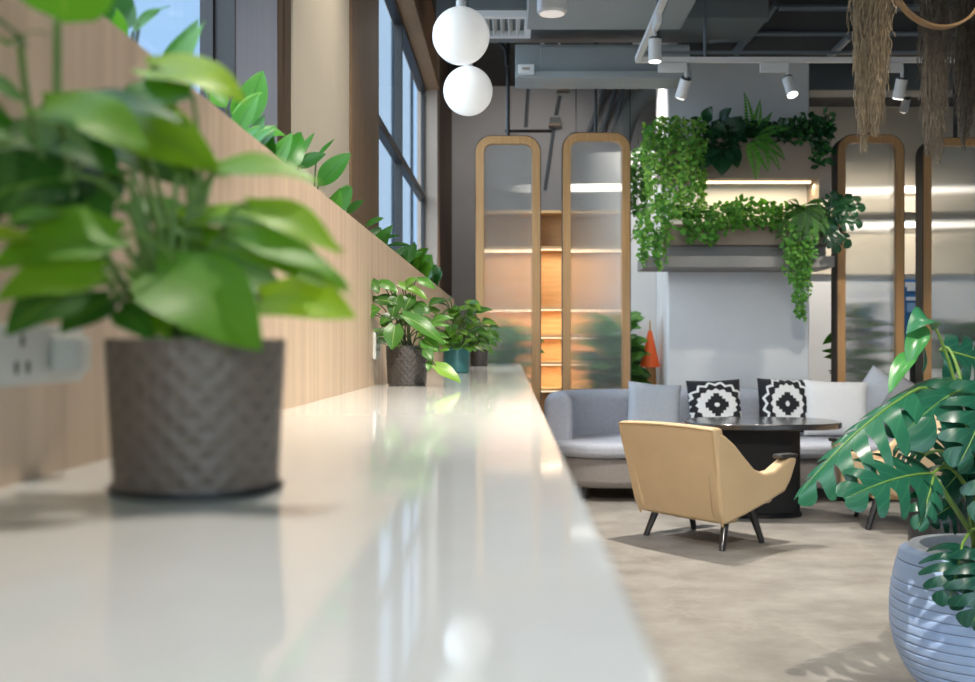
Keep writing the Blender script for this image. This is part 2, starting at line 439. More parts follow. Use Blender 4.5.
hd = MB().b2((XL - .2, 6.16, 3.70), (XL + .0, 10.9, ZC)).b2((XL - .01, 6.16, 3.70), (XL + .02, 10.9, 3.78)).b2((XL - .2, 1.0, 3.7), (XL, 2.98, ZC))
struct(hd.build('trim_4', M['brown'], smooth=False, bevel=.004))
struct(MB().b2((XL - .2, 10.9, 1.45), (XL, 11.25, ZC)).build('column_far', M['taupe'], smooth=False))
struct(MB().b2((XL - .2, 11.25, 1.45), (XL + .0, YB, ZC)).build('wall_left_end', M['browndark'], smooth=False))
# windows
def window(idx, y0, y1, z0, z1, x, mull_y, mull_z, fw=.05, jamb=0):
    root = struct(MB().b2((x - .012, y0, z0), (x + .0, y1, z1)).build('window_%d' % idx, M['glass'], smooth=False))
    f = MB()
    f.b2((x - .04, y0, z0), (x + .03, y0 + fw, z1)); f.b2((x - .02, y1 - fw - jamb, z0), (x + .015, y1, z1))
    f.b2((x - .04, y0 + fw, z0), (x + .03, y1 - fw, z0 + fw)); f.b2((x - .04, y0 + fw, z1 - fw), (x + .03, y1 - fw, z1))
    for q in mull_y: f.b2((x - .035, q - .025, z0 + fw), (x + .025, q + .025, z1 - fw))
    for q in mull_z: f.b2((x - .033, y0 + fw, q - .035), (x + .023, y1 - fw - jamb, q + .035))
    o = f.build('window_frame', M['blackmetal'], root, smooth=False)
    return root
window(1, 1.0, 2.98, 1.45, 3.7, XL - .07, (1.95,), (), .03)
struct(MB().b2((XL - .09, 2.965, 1.45), (XL, 2.98, 3.7)).build('trim_9', M['blackmetal'], smooth=False))
window(2, 6.16, 10.9, 1.45, 3.7, XL - .14, (8.6,), (2.62,), .03)
window(3, -2.6, .2, 1.45, 3.7, XL - .1, (-1.2,), (2.6,), .05)
for i, (a, b_) in enumerate(((378, 391), (400, 410), (417, 421))):  # added slabs; their tone stands for pale reflections in the window glass
    struct(MB().b2(((a - VX) * 28 / F, 28, -3), ((b_ - VX) * 28 / F, 29, 16)).build('streak_slab', M['streak'], smooth=False))
# front wall behind the camera: low wall and header, tall glazing between
struct(MB().b2((XL - .2, YF - .2, 0), (XR + .2, YF, .25)).b2((XL - .2, YF - .2, 3.1), (XR + .2, YF, ZC)).b2((XL - .2, YF - .2, .25), (XL + .2, YF, 3.1)).b2((XR - .3, YF - .2, .25), (XR + .2, YF, 3.1)).build('wall_front', M['wall'], smooth=False))
g = struct(MB().b2((XL + .2, YF - .11, .25), (XR - .3, YF - .10, 3.1)).build('window_4', M['glass'], smooth=False))
f = MB()
for i in range(6):
    x = XL + .2 + (XR - .3 - XL - .2) * i / 5; f.b2((x - .03, YF - .14, .25), (x + .03, YF - .06, 3.1))
f.b2((XL + .2, YF - .14, 2.6), (XR - .3, YF - .06, 2.66))
f.build('window_frame', M['blackmetal'], g, smooth=False)
# oak partition behind the counter and the planting ledge on it
struct(MB().b2((-.505, -.6, 0), (-.475, 8.9, 1.535)).build('wall_partition', M['oak'], smooth=False, bevel=.002))
struct(MB().b2((XL, -.6, 1.36), (-.505, 8.9, 1.42)).build('trim_5', M['soil'], smooth=False))
# concrete column
struct(MB().b2((1.353, 9.6, 0), (2.585, 10.4, ZC)).build('column', M['column'], smooth=False, bevel=.01))
# back-right low white wall, brown bulkheads
struct(MB().b2((2.585, 12.6, 0), (XR, 12.75, 1.98)).build('wall_niche', M['white'], smooth=False))
struct(MB().b2((2.585, 12.52, 1.98), (XR, 12.75, 2.5)).b2((2.585, 12.3, 2.66), (XR, 12.75, 2.95)).b2((2.585, 12.5, 2.5), (XR, 12.75, 3.9)).build('trim_6', M['beige'], smooth=False))
struct(MB().b2((2.585, 11.2, 3.95), (XR, 12.0, ZC)).b2((2.585, 12.0, 3.88), (XR, 12.74, ZC)).build('trim_7', M['darkceil'], smooth=False))
struct(MB().b2((1.04, 10.4, 0), (1.353, 10.5, 3.0)).build('wall_pier', M['white'], smooth=False))

struct(MB().b2((1.43, 9.33, 3.66), (XR, 9.6, ZC)).build('trim_8', M['darkceil'], smooth=False))
# ducts / beams / ceiling services
tag(MB().b2((.10, 3.2, 3.5), (1.245, 8.15, 4.1)).build('air_duct', M['duct'], smooth=False, bevel=.01), 'long boxed grey air duct running overhead above the armchair', 'duct')
bm_ = MB().b2((.02, 8.9, 3.33), (1.43, 9.3, 3.60)).b2((.02, 8.82, 3.31), (1.43, 8.9, 3.37))
bm_.b2((.22, 8.885, 3.37), (1.43, 8.9, 3.58))
struct(bm_.build('beam', M['duct'], smooth=False, bevel=.008))
struct(MB().b2((-.6, 8.6, 3.72), (2.0, 9.3, 4.1)).build('beam_upper', M['ductd'], smooth=False, bevel=.008))
for a, b_, lab, cat in (((2.7, 10.5, 3.6), (6.5, 10.8, ZC), 'dark ceiling duct crossing beyond the concrete column', 'duct'),):
    tag(MB().b2(a, b_).build('air_duct', M['ductd'], smooth=False, bevel=.01), lab, cat)
# ac diffuser
t = thing('ceiling_vent', 'white louvred square air vent under the ceiling beside the upper globe lamp', 'vent', (-.12, 8.35, 3.55))
x0, x1, y0, y1, z = -.4, .135, 8.0, 8.56, 3.55
MB().b2((x0, y0, z), (x1, y0 + .05, z + .05)).b2((x0, y1 - .05, z), (x1, y1, z + .05)).b2((x0, y0 + .05, z), (x0 + .05, y1 - .05, z + .05)).b2((x1 - .05, y0 + .05, z), (x1, y1 - .05, z + .05)).build('vent_frame', M['white'], t, smooth=False)
sl = MB()
for i in range(7):
    xx = x0 + .09 + i * .058
    sl.box((xx, (y0 + y1) / 2, z + .03), (.006, y1 - y0 - .1, .05), mtx=Matrix.Rotation(.6, 3, 'Y'))
sl.build('louver', M['white'], t, smooth=False)
MB().b2((x0 - .02, y0 - .02, z + .055), (x1 + .02, y1 + .02, z + .17)).build('vent_box', M['ductd'], t, smooth=False)
# small white sensor box on the beam
t = thing('beam_sensor', 'small white box fixed to the grey beam near its left end', 'sensor', at(526, 70, 8.79))
p = at(526, 69.5, 8.79)
MB().box(p, (.13, .05, .075)).build('housing', M['white'], t, smooth=False, bevel=.006)
MB().box(p + V((0, -.028, 0)), (.06, .01, .02)).build('sensor_slot', M['taupe'], t, smooth=False)
# downlight
def downlight(p, r, h, lab):
    t = thing('downlight', lab, 'ceiling light', p)
    MB().lathe([(r * .86, 0), (r, .012), (r, h)], p, 28, close=True).build('barrel', M['white'], t)
    MB().lathe([(.001, -.002), (r * .8, -.002), (r * .8, .004)], p, 28).build('diffuser', M['globe'], t)
    MB().cyl(p + V((0, 0, h)), V((p.x, p.y, 3.5)), .012).build('rod', M['white'], t)
    return t
downlight(at(552, 14, 6.2), .085, .16, 'white drum downlight hanging under the grey air duct')

# conduits on far ceiling / wall
def conduit(path, r, lab, m='pipe', name='conduit', cat='conduit'):
    return tag(MB().tube(path, r, 8).build(name, M[m]), lab, cat)
def jbox(px, py, Y, lab, m='ductd', s=.11):
    p = at(px, py, Y)
    t = thing('junction_box', lab, 'junction box', p)
    MB().box(p, (.12, .1, .08)).build('box', M[m], t, smooth=False, bevel=.01)
    MB().box(p + V((0, -.01, -.055)), (.15, .12, .03)).build('cover_plate', M['taupe'], t, smooth=False)
jbox(563, 86, 13.36, 'grey junction box high on the rear wall, upper of two on one conduit')
jbox(555, 121, 13.36, 'junction box with tan cover low on the conduit above the gap between glass screens')
conduit([at(560, 96, 13.478), at(556, 115, 13.478)], .022, 'short conduit linking the two junction boxes on the rear wall')
conduit([at(554, 128, 13.478), at(545, 190, 13.478)], .022, 'conduit dropping from the lower junction box behind the glass screens')
conduit([at(529, 78, 13.478), at(526, 127, 13.478)], .022, 'thin conduit on the rear wall between the globes and junction boxes')
conduit([at(505, 131, 13.48), at(554, 131, 13.48)], .018, 'thin black pipe crossing the rear wall just above the first glass screen', 'blackmetal')
for i, (a, b_) in enumerate((((607, 82), (588, 135)), ((618, 82), (600, 135)), ((625, 82), (612, 140)))):
    conduit([at(a[0], a[1], 13.3), at(b_[0], b_[1], 13.4)], .03, ('leftmost', 'middle', 'rightmost')[i] + ' of three slanting grey pipes above the second glass screen')
tag(MB().tube(bez(at(672, 84, 12.8), at(632, 88, 12.8), at(622, 140, 12.8), 10), .11, 14).build('flexible_duct', M['duct']), 'thick grey curved duct beside the concrete column above the second screen', 'duct')
tag(MB().b2(at(566, 85, 12.9), at(672, 82, 12.95)).build('cable_tray', M['blackmetal'], smooth=False), 'black cable tray under the far end of the grey beam', 'tray')
conduit([at(498, 0, 9.5), at(498, 40, 9.5), at(506, 50, 9.5), at(507, 66, 9.5)], .02, 'bent black pipe between vent and globe lamps', 'blackmetal')
for pts, r, lab in (
    ([at(735, 17, 9.2), at(765, 15, 9.2), at(734, 54, 9.3)], .035, 'grey pipe bending back in a sharp V above the track rail'),
    ([at(708, 32, 9.2), at(728, 31, 9.2), at(732, 18, 9.2)], .024, 'small grey pipe elbow above the track rail, inner of two'),
    ([at(708, 41, 9.22), at(732, 38, 9.22), at(737, 18, 9.22)], .028, 'grey pipe elbow above the track rail, outer of two'),
    ([at(776, 4, 9.0), at(765, 20, 9.15)], .028, 'short slanting grey pipe at the top above the glowing spotlight'),
    ([at(778, 8, 9.25), at(960, 8, 9.25)], .03, 'long level grey pipe along the dark ceiling'),
    ([at(745, 34, 9.3), at(960, 34, 9.3)], .02, 'thin level pipe crossing below the long grey pipe'),
    ([at(830, 56, 9.3), at(850, 36, 8.6)], .03, 'pale slanting tube behind the nearest moss bundle')):
    conduit(pts, r, lab)

# ------------------------------------------------------------------ counter
t = thing('bar_counter', 'long glossy white stone bar counter along the oak partition', 'counter', (-.2, 4.5, 0))
MB().b2((-.475, -.6, .98), (.0602, 8.9, 1.02)).build('countertop', M['counter'], t, smooth=False, bevel=.003)
MB().b2((-.475, -.5, .02), (-.05, 8.8, .98)).build('base_panel', M['oak'], t, smooth=False)

# sockets on the oak partition
def socket(y0, y1, z0, z1, lab, plugs):
    c = V((-.475, (y0 + y1) / 2, (z0 + z1) / 2))
    t = thing('wall_socket', lab, 'socket', c, group='sockets on the oak partition')
    fp = MB().b2((-.475, y0, z0), (-.464, y1, z1)).build('face_plate', M['whiteplastic'], t, smooth=False, bevel=.003)
    for q in ((.25, .75)):
        n = MB()
        yy = y0 + (y1 - y0) * q
        for dy, dz in ((-.012, -.012), (.012, -.012), (0, .014)):
            n.b2((-.4645, yy + dy - .003, c.z + dz - .006), (-.4632, yy + dy + .003, c.z + dz + .006))
        n.build('outlet', M['blackmetal'], fp, smooth=False)
    for k in plugs:
        yy = y0 + (y1 - y0) * k
        MB().b2((-.464, yy - .02, c.z - .02), (-.432, yy + .02, c.z + .02)).build('plug', M['whiteplastic'], t, smooth=False, bevel=.008)
    return t
socket(.99, 1.19, 1.113, 1.172, 'pale grey socket plate on the oak partition left of the big near pot', (.62,))
socket(3.72, 3.86, 1.108, 1.20, 'white wall socket on the oak partition behind the charcoal pot', ())

# ------------------------------------------------------------------ potted pothos on the counter
def pot(parent, c, rt, rb, h, m, wall=.006, lip=False):
    prof = [(rb * .92, 0), (rb, .004)] + [(rb + (rt - rb) * i / 8, .004 + (h - .004) * i / 8) for i in range(1, 9)] + [(rt - wall, h), (rt - wall - .001, h - .03)]
    o = MB().lathe(prof, c, 56).build('pot', m, parent)
    o.data.transform(Matrix.Identity(4))
    MB().lathe([(.001, h - .022), (rt - wall - .0015, h - .022)], c, 40).build('soil', M['soil'], o)
    return o
ZT = 1.0202
c1 = V(((197 - 513) * 1.0 / F, 1.0, ZT))
t1 = thing('potted_pothos', 'large blurred pothos with bright leaves in a taupe lattice pot, nearest on the counter', 'potted plant', c1)
pot(t1, c1, .0795, .0725, .137, M['weave1'])
MB().lathe([(.001, 0.0), (.0745, 0.0), (.0775, .003), (.0775, .006), (.0735, .0065)], c1 + V((0, 0, -.0)), 48).build('saucer', M['blackmetal'], t1)
fol = MB(); stm = MB()
# (base px, base py, tip px, tip py, width px, Y, facing to camera 0..1, side lean, tint)
near = [
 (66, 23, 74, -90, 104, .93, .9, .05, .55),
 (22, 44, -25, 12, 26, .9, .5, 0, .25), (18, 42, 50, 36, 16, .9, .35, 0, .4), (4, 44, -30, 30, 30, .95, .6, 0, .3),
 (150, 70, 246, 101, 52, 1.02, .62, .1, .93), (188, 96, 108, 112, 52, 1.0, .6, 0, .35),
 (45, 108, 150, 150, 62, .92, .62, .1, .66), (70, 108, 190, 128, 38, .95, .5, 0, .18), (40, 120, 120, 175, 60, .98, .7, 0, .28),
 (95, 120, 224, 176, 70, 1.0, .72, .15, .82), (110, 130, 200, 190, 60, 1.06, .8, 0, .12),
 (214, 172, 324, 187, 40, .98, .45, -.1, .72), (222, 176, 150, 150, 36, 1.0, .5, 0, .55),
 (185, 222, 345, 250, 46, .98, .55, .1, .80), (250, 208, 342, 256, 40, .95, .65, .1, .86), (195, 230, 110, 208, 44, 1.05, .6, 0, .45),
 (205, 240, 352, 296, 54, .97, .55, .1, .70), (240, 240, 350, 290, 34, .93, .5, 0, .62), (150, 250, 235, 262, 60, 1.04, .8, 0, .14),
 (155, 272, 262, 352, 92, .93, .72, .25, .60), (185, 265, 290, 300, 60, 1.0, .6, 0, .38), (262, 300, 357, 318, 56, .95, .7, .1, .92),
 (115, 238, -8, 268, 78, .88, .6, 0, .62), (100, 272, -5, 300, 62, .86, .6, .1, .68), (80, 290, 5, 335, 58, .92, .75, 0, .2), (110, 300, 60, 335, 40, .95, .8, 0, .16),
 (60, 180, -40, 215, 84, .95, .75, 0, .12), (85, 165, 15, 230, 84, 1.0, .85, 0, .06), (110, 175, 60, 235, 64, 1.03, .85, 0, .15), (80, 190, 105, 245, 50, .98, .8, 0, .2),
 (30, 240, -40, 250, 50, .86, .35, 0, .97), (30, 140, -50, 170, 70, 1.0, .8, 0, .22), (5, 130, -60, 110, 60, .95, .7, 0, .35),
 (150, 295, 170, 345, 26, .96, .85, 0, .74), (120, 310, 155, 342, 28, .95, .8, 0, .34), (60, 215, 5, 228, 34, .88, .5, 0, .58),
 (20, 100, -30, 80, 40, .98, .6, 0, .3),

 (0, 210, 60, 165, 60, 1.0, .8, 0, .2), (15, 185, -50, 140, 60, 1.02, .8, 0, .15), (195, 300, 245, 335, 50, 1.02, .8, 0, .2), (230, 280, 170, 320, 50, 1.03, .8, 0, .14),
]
for (bx, by, tx, ty, wpx, Y, fc, ln, tn) in near:
    b_ = at(bx, by, Y + .01); tp = at(tx, ty, Y - .02)
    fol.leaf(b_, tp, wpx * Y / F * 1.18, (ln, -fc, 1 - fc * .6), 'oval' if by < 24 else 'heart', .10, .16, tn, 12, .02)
    root = c1 + V((U(-.02, .02), U(-.03, .02), .12))
    ctrl = V((root.x * .55 + b_.x * .45, root.y * .5 + b_.y * .5, max(b_.z, root.z) + .03))
    if (bx - 199) ** 2 + (by - 200) ** 2 < 25000:
        stm.tube(bez(root, ctrl, b_, 8), [.0032] * 4 + [.0022] * 5, 6)
stm.tube([at(57, 20, .94), at(57, 60, .95), at(57, 105, .96), at(75, 200, .98), c1 + V((-.03, 0, .12))], .0035, 6)
stm.tube([at(20, 44, .92), at(24, 80, .94), at(32, 130, .96), at(70, 230, .98), c1 + V((-.03, 0, .12))], .003, 6)
for i in range(9):
    q = at(U(130, 205), U(170, 235), 1.0 + U(-.02, .03)); stm.tube(bez(q, q + V((U(-.01, .01), 0, -.05)), c1 + V((U(-.04, .04), U(-.03, .03), .12)), 8), .0028, 6)
stm.tube([at(214, 172, 1.0), at(196, 200, 1.0), at(190, 240, 1.02), c1 + V((.0, 0, .12))], .003, 6)
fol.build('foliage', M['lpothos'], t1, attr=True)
stm.build('stems', M['stem'], t1)

def bush(lst, c, rz_, mat_leaf, t, n_rand, R, H, size, zb, seedv, tr=(.2, .7), shape='heart', hang=0):
    rnd = random.Random(seedv)
    fol = MB(); stm = MB()
    root = V((c.x, c.y, zb))
    def petiole(b_):
        ctrl = V(((root.x + b_.x) / 2, (root.y + b_.y) / 2, max(b_.z, root.z) + .03))
        stm.tube(bez(root + V((rnd.uniform(-.02, .02), rnd.uniform(-.02, .02), 0)), ctrl, b_, 6), .0022, 5)
    for (bx, by, tx, ty, wpx, Y, fc, tn) in lst:
        b_ = at(bx, by, Y); tp = at(tx, ty, Y - .015)
        fol.leaf(b_, tp, wpx * Y / F, (0, -fc, 1 - fc * .6), shape, .10, .18, tn, 8, .02)
        petiole(b_)
    for i in range(n_rand):
        a = rnd.uniform(0, 2 * PI); rr = R * math.sqrt(rnd.random()); zz = zb + .01 + H * rnd.random() * (1.1 - rr / R * .5)
        b_ = V((c.x + rr * math.cos(a), c.y + rr * math.sin(a), zz))
        dr = V((math.cos(a) + rnd.uniform(-.5, .5), math.sin(a) + rnd.uniform(-.5, .5), rnd.uniform(-.8, .35))).normalized()
        s_ = size * rnd.uniform(.7, 1.2)
        fol.leaf(b_, b_ + dr * s_, s_ * .72, (rnd.uniform(-.3, .3), -.45, .8), shape, .1, .18, rnd.uniform(*tr), 7, .02)
        if i % 2 == 0: petiole(b_)
    fol.build('foliage', mat_leaf, t, attr=True); stm.build('stems', M['stemdark'], t)

c2 = V(((407 - 513) * 3.74 / F, 3.74, ZT))
t2 = thing('potted_pothos', 'pothos in a charcoal lattice pot with one bright leaf drooping onto the counter', 'potted plant', c2)
pot(t2, c2, .0715, .066, .134, M['weave2'])
Y2 = 3.7
lst2 = [(372, 281, 379, 294, 12, Y2, .8, .35), (380, 283, 398, 293, 14, Y2, .6, .5), (364, 316, 381, 309, 20, Y2, .8, .5), (366, 302, 380, 298, 10, Y2 + .04, .7, .25), (378, 300, 398, 305, 16, Y2, .7, .15),
 (398, 296, 392, 318, 18, Y2, .8, .2), (404, 288, 418, 278, 12, Y2, .6, .6), (418, 280, 436, 290, 12, Y2, .6, .5), (400, 285, 428, 300, 12, Y2, .6, .66), (395, 326, 392, 350, 21, Y2 - .07, .9, .4), (410, 308, 420, 325, 20, Y2, .85, .22),
 (404, 316, 446, 346, 17, Y2 - .06, .7, .45), (420, 330, 450, 326, 10, Y2 - .03, .5, .45), (424, 340, 438, 352, 20, Y2 - .05, .8, .48), (436, 366, 461, 383, 15, Y2 - .14, .75, .8), (425, 350, 433, 362, 12, Y2 - .1, .8, .3), (430, 362, 428, 372, 8, Y2 - .1, .8, .4), (440, 352, 450, 350, 8, Y2, .5, .55),
 (356, 310, 360, 322, 7, Y2, .8, .6), (412, 296, 404, 312, 15, Y2, .8, .2), (388, 318, 382, 328, 12, Y2 + .05, .8, .2), (415, 305, 430, 314, 14, Y2 + .04, .8, .3)]
bush(lst2, c2, 0, M['lsmall'], t2, 16, .09, .16, .065, ZT + .115, 3, (.15, .5))
for (px, Y, rt, h, m, lab, sd, R, H, nn, lw) in (
    (456.5, 5.58, .068, .128, M['potteal'], 'pothos in a teal pot, between the charcoal pots on the counter', 5, .15, .30, 80, (.2, .75)),
    (479, 7.55, .062, .125, M['potdark'], 'small leafy plant in a dark pot near the far end of the counter', 6, .12, .24, 50, (.2, .6))):
    c = V(((px - VX) * Y / F, Y, ZT))
    tt = thing('potted_pothos', lab, 'potted plant', c)
    pot(tt, c, rt, rt * .92, h, m)
    bush([], c, 0, M['lsmall'], tt, nn, R, H, .085, ZT + h - .02, sd, lw)

# ------------------------------------------------------------------ leafy plants on the ledge
def ledge(Y, h, n, size, sd, lab, lst=(), tr=(.25, .7), m='lledge'):
    rnd = random.Random(sd)
    c = V((-.62, Y, 1.42))
    t = thing('leafy_plant', lab, 'plant', c, group='leafy plants along the window ledge')
    fol = MB(); stm = MB()
    for i in range(n):
        a = rnd.uniform(0, 2 * PI); rr = rnd.uniform(.0, .05)
        b_ = c + V((rr * math.cos(a) * .6, rr * math.sin(a), rnd.uniform(.02, .09)))
        dr = V((math.cos(a) * .55 + .1, math.sin(a) * .8, rnd.uniform(.5, 1.3))).normalized()
        L = h * rnd.uniform(.6, 1.05)
        tp = b_ + dr * L
        tp.x = min(max(tp.x, -.72), -.46 if tp.z > 1.56 else -.52)
        mid = b_ + (tp - b_) * .35
        fol.leaf(mid, tp, size * rnd.uniform(.7, 1.1), (rnd.uniform(-.2, .8), -.7, .5), 'lance', rnd.uniform(-.05, .15), .22, rnd.uniform(*tr), 9, .015)
        stm.tube([c + V((0, 0, .0)), b_, mid], .003, 5)
    for (bx, by, tx, ty, wpx, Yl, fc, tn) in lst:
        b_ = at(bx, by, Yl); fol.leaf(b_, at(tx, ty, Yl), wpx * Yl / F, (.3, -fc, 1 - fc * .6), 'lance', .06, .2, tn, 10, .012)
        stm.tube([c, b_], .003, 5)
    fol.build('foliage', M[m], t, attr=True); stm.build('stems', M['stemdark'], t)
ledge(1.72, .26, 12, .055, 11, 'leafy plant at the top left on the ledge before the window', [(120, 30, 112, -20, 34, 1.72, .8, .25), (133, 32, 162, 8, 16, 1.75, .6, .6), (118, 30, 135, 5, 26, 1.72, .8, .3), (139, 24, 170, 6, 6, 1.75, .5, .5)])
ledge(2.22, .2, 9, .05, 12, 'low leafy plant on the ledge under the black window frame', [(172, 88, 196, 64, 9, 2.2, .6, .5), (208, 92, 215, 70, 16, 2.3, .8, .55)])
ledge(2.62, .24, 12, .06, 13, 'tall bright leafy plant on the ledge before the blue grey panel', [(243, 128, 263, 70, 30, 2.6, .85, .55), (232, 118, 262, 92, 12, 2.5, .5, .8), (240, 126, 243, 88, 22, 2.62, .9, .7), (250, 132, 286, 136, 18, 2.6, .6, .6), (256, 140, 284, 152, 10, 2.7, .5, .5), (226, 108, 205, 85, 22, 2.5, .8, .6)])
ledge(3.35, .23, 13, .065, 14, 'pointed leafy plant on the ledge before the beige pier', [(318, 186, 351, 153, 22, 3.35, .85, .5), (298, 168, 326, 154, 17, 3.2, .75, .25), (294, 165, 315, 132, 8, 3.2, .6, .55), (316, 160, 336, 138, 5, 3.35, .5, .5), (280, 152, 300, 148, 8, 3.1, .6, .35), (300, 166, 290, 150, 9, 3.15, .7, .6)])
ledge(4.4, .2, 13, .065, 15, 'small dark leafy plant on the ledge before the brown pillar', [(336, 204, 349, 192, 8, 4.3, .7, .3), (346, 214, 364, 200, 10, 4.4, .7, .3), (366, 226, 384, 218, 9, 4.6, .6, .35)], (.1, .4))
ledge(5.25, .22, 20, .075, 16, 'dark spreading leafy plant on the ledge below the far window', [(380, 240, 400, 236, 8, 5.2, .5, .1), (386, 246, 412, 246, 8, 5.3, .5, .1), (402, 262, 424, 252, 10, 5.4, .6, .35)], (.05, .4))
ledge(6.15, .28, 34, .11, 17, 'bushy light green plant on the ledge above the teal pot', [], (.35, .9))
ledge(7.0, .26, 30, .1, 18, 'bushy blue green plant at the far end of the ledge', [], (.1, .5))

# ------------------------------------------------------------------ tall glass screens
def screen(px0, px1, ytop, lab, dark):
    Y = 9.62
    X0 = (px0 - VX) * 9.6 / F; X1 = (px1 - VX) * 9.6 / F
    zt = CAMZ + (VY - ytop) * 9.6 / F; W = X1 - X0
    cx = (X0 + X1) / 2
    t = thing('glass_screen', lab, 'screen', (cx, Y, 0), group='tall arched glass screens behind the sofa')
    fw = .075
    def ring(o0, o1, ya, yb, r0, r1):
        a = rrect(-W / 2 + o0, .03 + o0, W / 2 - o0, zt - o0, r0); b_ = rrect(-W / 2 + o1, .03 + o1, W / 2 - o1, zt - o1, r1)
        n = len(a); m = MB()
        vs = [V((cx + x, Y + ya, z)) for x, z in a] + [V((cx + x, Y + ya, z)) for x, z in b_] + [V((cx + x, Y + yb, z)) for x, z in a] + [V((cx + x, Y + yb, z)) for x, z in b_]
        fs = []
        for i in range(n):
            j = (i + 1) % n
            fs += [(i, j, n + j, n + i), (2 * n + j, 2 * n + i, 3 * n + i, 3 * n + j), (j, i, 2 * n + i, 2 * n + j), (n + i, n + j, 3 * n + j, 3 * n + i)]
        return m.add(vs, fs)
    ring(.008, fw, -.02, .05, .14, .075).build('wood_frame', M['frame'], t)
    ring(0, .016, -.012, .16 if dark else .07, .147, .135).build('edge_band', M['edge'], t)
    # reeded pane: vertical ribs
    n = 62; vs = []; fs = []
    xa, xb = -W / 2 + fw - .005, W / 2 - fw + .005
    za, zb = .03 + fw - .005, zt - fw + .005
    k = n * 6
    for i in range(k + 1):
        x = xa + (xb - xa) * i / k; u = (i % 6) / 6
        yo = -.003 * math.sqrt(max(0, 1 - (2 * u - 1) ** 2))
        edge = min(x - xa, xb - x); cut = 0
        if edge < .07: cut = .07 - math.sqrt(max(0, .07 ** 2 - (.07 - edge) ** 2))
        vs += [V((cx + x, Y + .008 + yo, za + cut)), V((cx + x, Y + .008 + yo, zb - cut)), V((cx + x, Y + .016, za + cut)), V((cx + x, Y + .016, zb - cut))]
    for i in range(k):
        a = i * 4; b_ = a + 4
        fs += [(a, b_, b_ + 1, a + 1), (a + 2, a + 3, b_ + 3, b_ + 2), (a + 1, b_ + 1, b_ + 3, a + 3), (a, a + 2, b_ + 2, b_)]
    fs += [(0, 1, 3, 2), (k * 4, k * 4 + 2, k * 4 + 3, k * 4 + 1)]
    MB().add(vs, fs).build('pane', M['ribglass'], t, smooth=True, auto=True)
    MB().cyl((cx, Y + .03, zt - .01), (cx, Y + .03, ZC), .018, n=10).build('hanging_rod', M['blackmetal'], t)
    MB().b2((cx - W / 2 + .1, Y - .06, 0), (cx + W / 2 - .1, Y + .12, .035)).build('foot', M['edge'], t, smooth=False)
screen(475, 541, 135, 'tall arched wood framed glass screen, left of the gap, beside the counter end', 0)
screen(562, 631, 132, 'tall arched wood framed glass screen directly behind the left end of the sofa', 0)
screen(837, 905, 134, 'tall arched glass screen just right of the planted column', 1)
screen(923, 992, 137, 'tall arched glass screen at the right edge behind the big monstera', 1)

# ------------------------------------------------------------------ warm display shelving behind the screens
sh = thing('display_shelf', 'warm lit wooden display shelving behind the two left glass screens', 'shelf', (.4, 11.8, 0))
X0, X1 = -.35, 1.02
MB().b2((X0, 12.0, .0), (X1, 12.04, 2.62)).build('back_panel', M['shelfwood'], sh, smooth=False)
for x in (X0, .2, X1): MB().b2((x - .02, 11.6, 0), (x + .02, 12.0, 2.62)).build('side_panel', M['shelfwood'], sh, smooth=False)
for z in (.40, .70, .98, 1.265, 1.56, 2.2, 2.58):
    MB().b2((X0 + .02, 11.62, z - .015), (.18, 12.0, z + .015)).b2((.22, 11.62, z - .015), (X1 - .02, 12.0, z + .015)).build('shelf_board', M['shelfwood'], sh, smooth=False)
    if z < 2.3: MB().b2((X0 + .05, 11.64, z - .024), (.15, 11.66, z - .016)).b2((.25, 11.64, z - .024), (X1 - .05, 11.66, z - .016)).build('light_strip', M['led'], sh, smooth=False)
# potted plants behind the screens
def bgplant(px, pyb, pyt, Y, spread, lab, sd, big=.22, m='lcreep', tr=(.2, .5), shape='heart', n=22):
    rnd = random.Random(sd)
    b_ = V(((px - VX) * Y / F, Y, 0)); zt = CAMZ + (VY - pyt) * Y / F; zb = CAMZ + (VY - pyb) * Y / F
    t = thing('floor_plant', lab, 'potted plant', b_)
    MB().lathe([(.001, 0), (.13, 0), (.17, .30), (.16, .30), (.15, .25)], b_, 28).build('pot', M['potdark'], t)
    MB().lathe([(.001, .262), (.152, .262)], b_, 24).build('soil', M['soil'], t)
    st = MB(); fo = MB()
    for i in range(3): st.tube([b_ + V((rnd.uniform(-.05, .05), rnd.uniform(-.05, .05), .255)), b_ + V((rnd.uniform(-.1, .1), 0, zt - .15))], .012, 6)
    for i in range(n):
        a = rnd.uniform(0, 2 * PI); rr = rnd.uniform(.03, .12)
        q = b_ + V((rr * math.cos(a), rr * math.sin(a), rnd.uniform(zb, zt - .1)))
        dr = V((math.cos(a), math.sin(a) * .7, rnd.uniform(-.2, .8))).normalized()
        s_ = rnd.uniform(.7, 1.2) * spread
        fo.leaf(q, q + dr * s_, s_ * .62, (0, -.5, .8), shape, .12, .15, rnd.uniform(*tr), 8, .02)
        st.tube([b_ + V((0, 0, q.z - .08)), q], .006, 5)
    fo.build('foliage', M[m], t, attr=True); st.build('stems', M['trunk'], t)
bgplant(508, 385, 318, 10.1, .24, 'leafy plant seen blurred through the first glass screen', 31, n=60, tr=(.1, .55))
bgplant(610, 388, 316, 10.05, .26, 'round leaved plant behind the second glass screen, poking past its edge', 32, n=75, shape='oval', m='lcreep', tr=(.0, .4))
bgplant(858, 385, 305, 10.1, .24, 'leafy plant seen blurred through the glass screen right of the column', 33, n=46, tr=(.1, .6))
bgplant(962, 372, 322, 10.12, .26, 'feathery plant seen blurred through the glass screen at the right edge', 34, n=50, shape='lance', tr=(.1, .5))
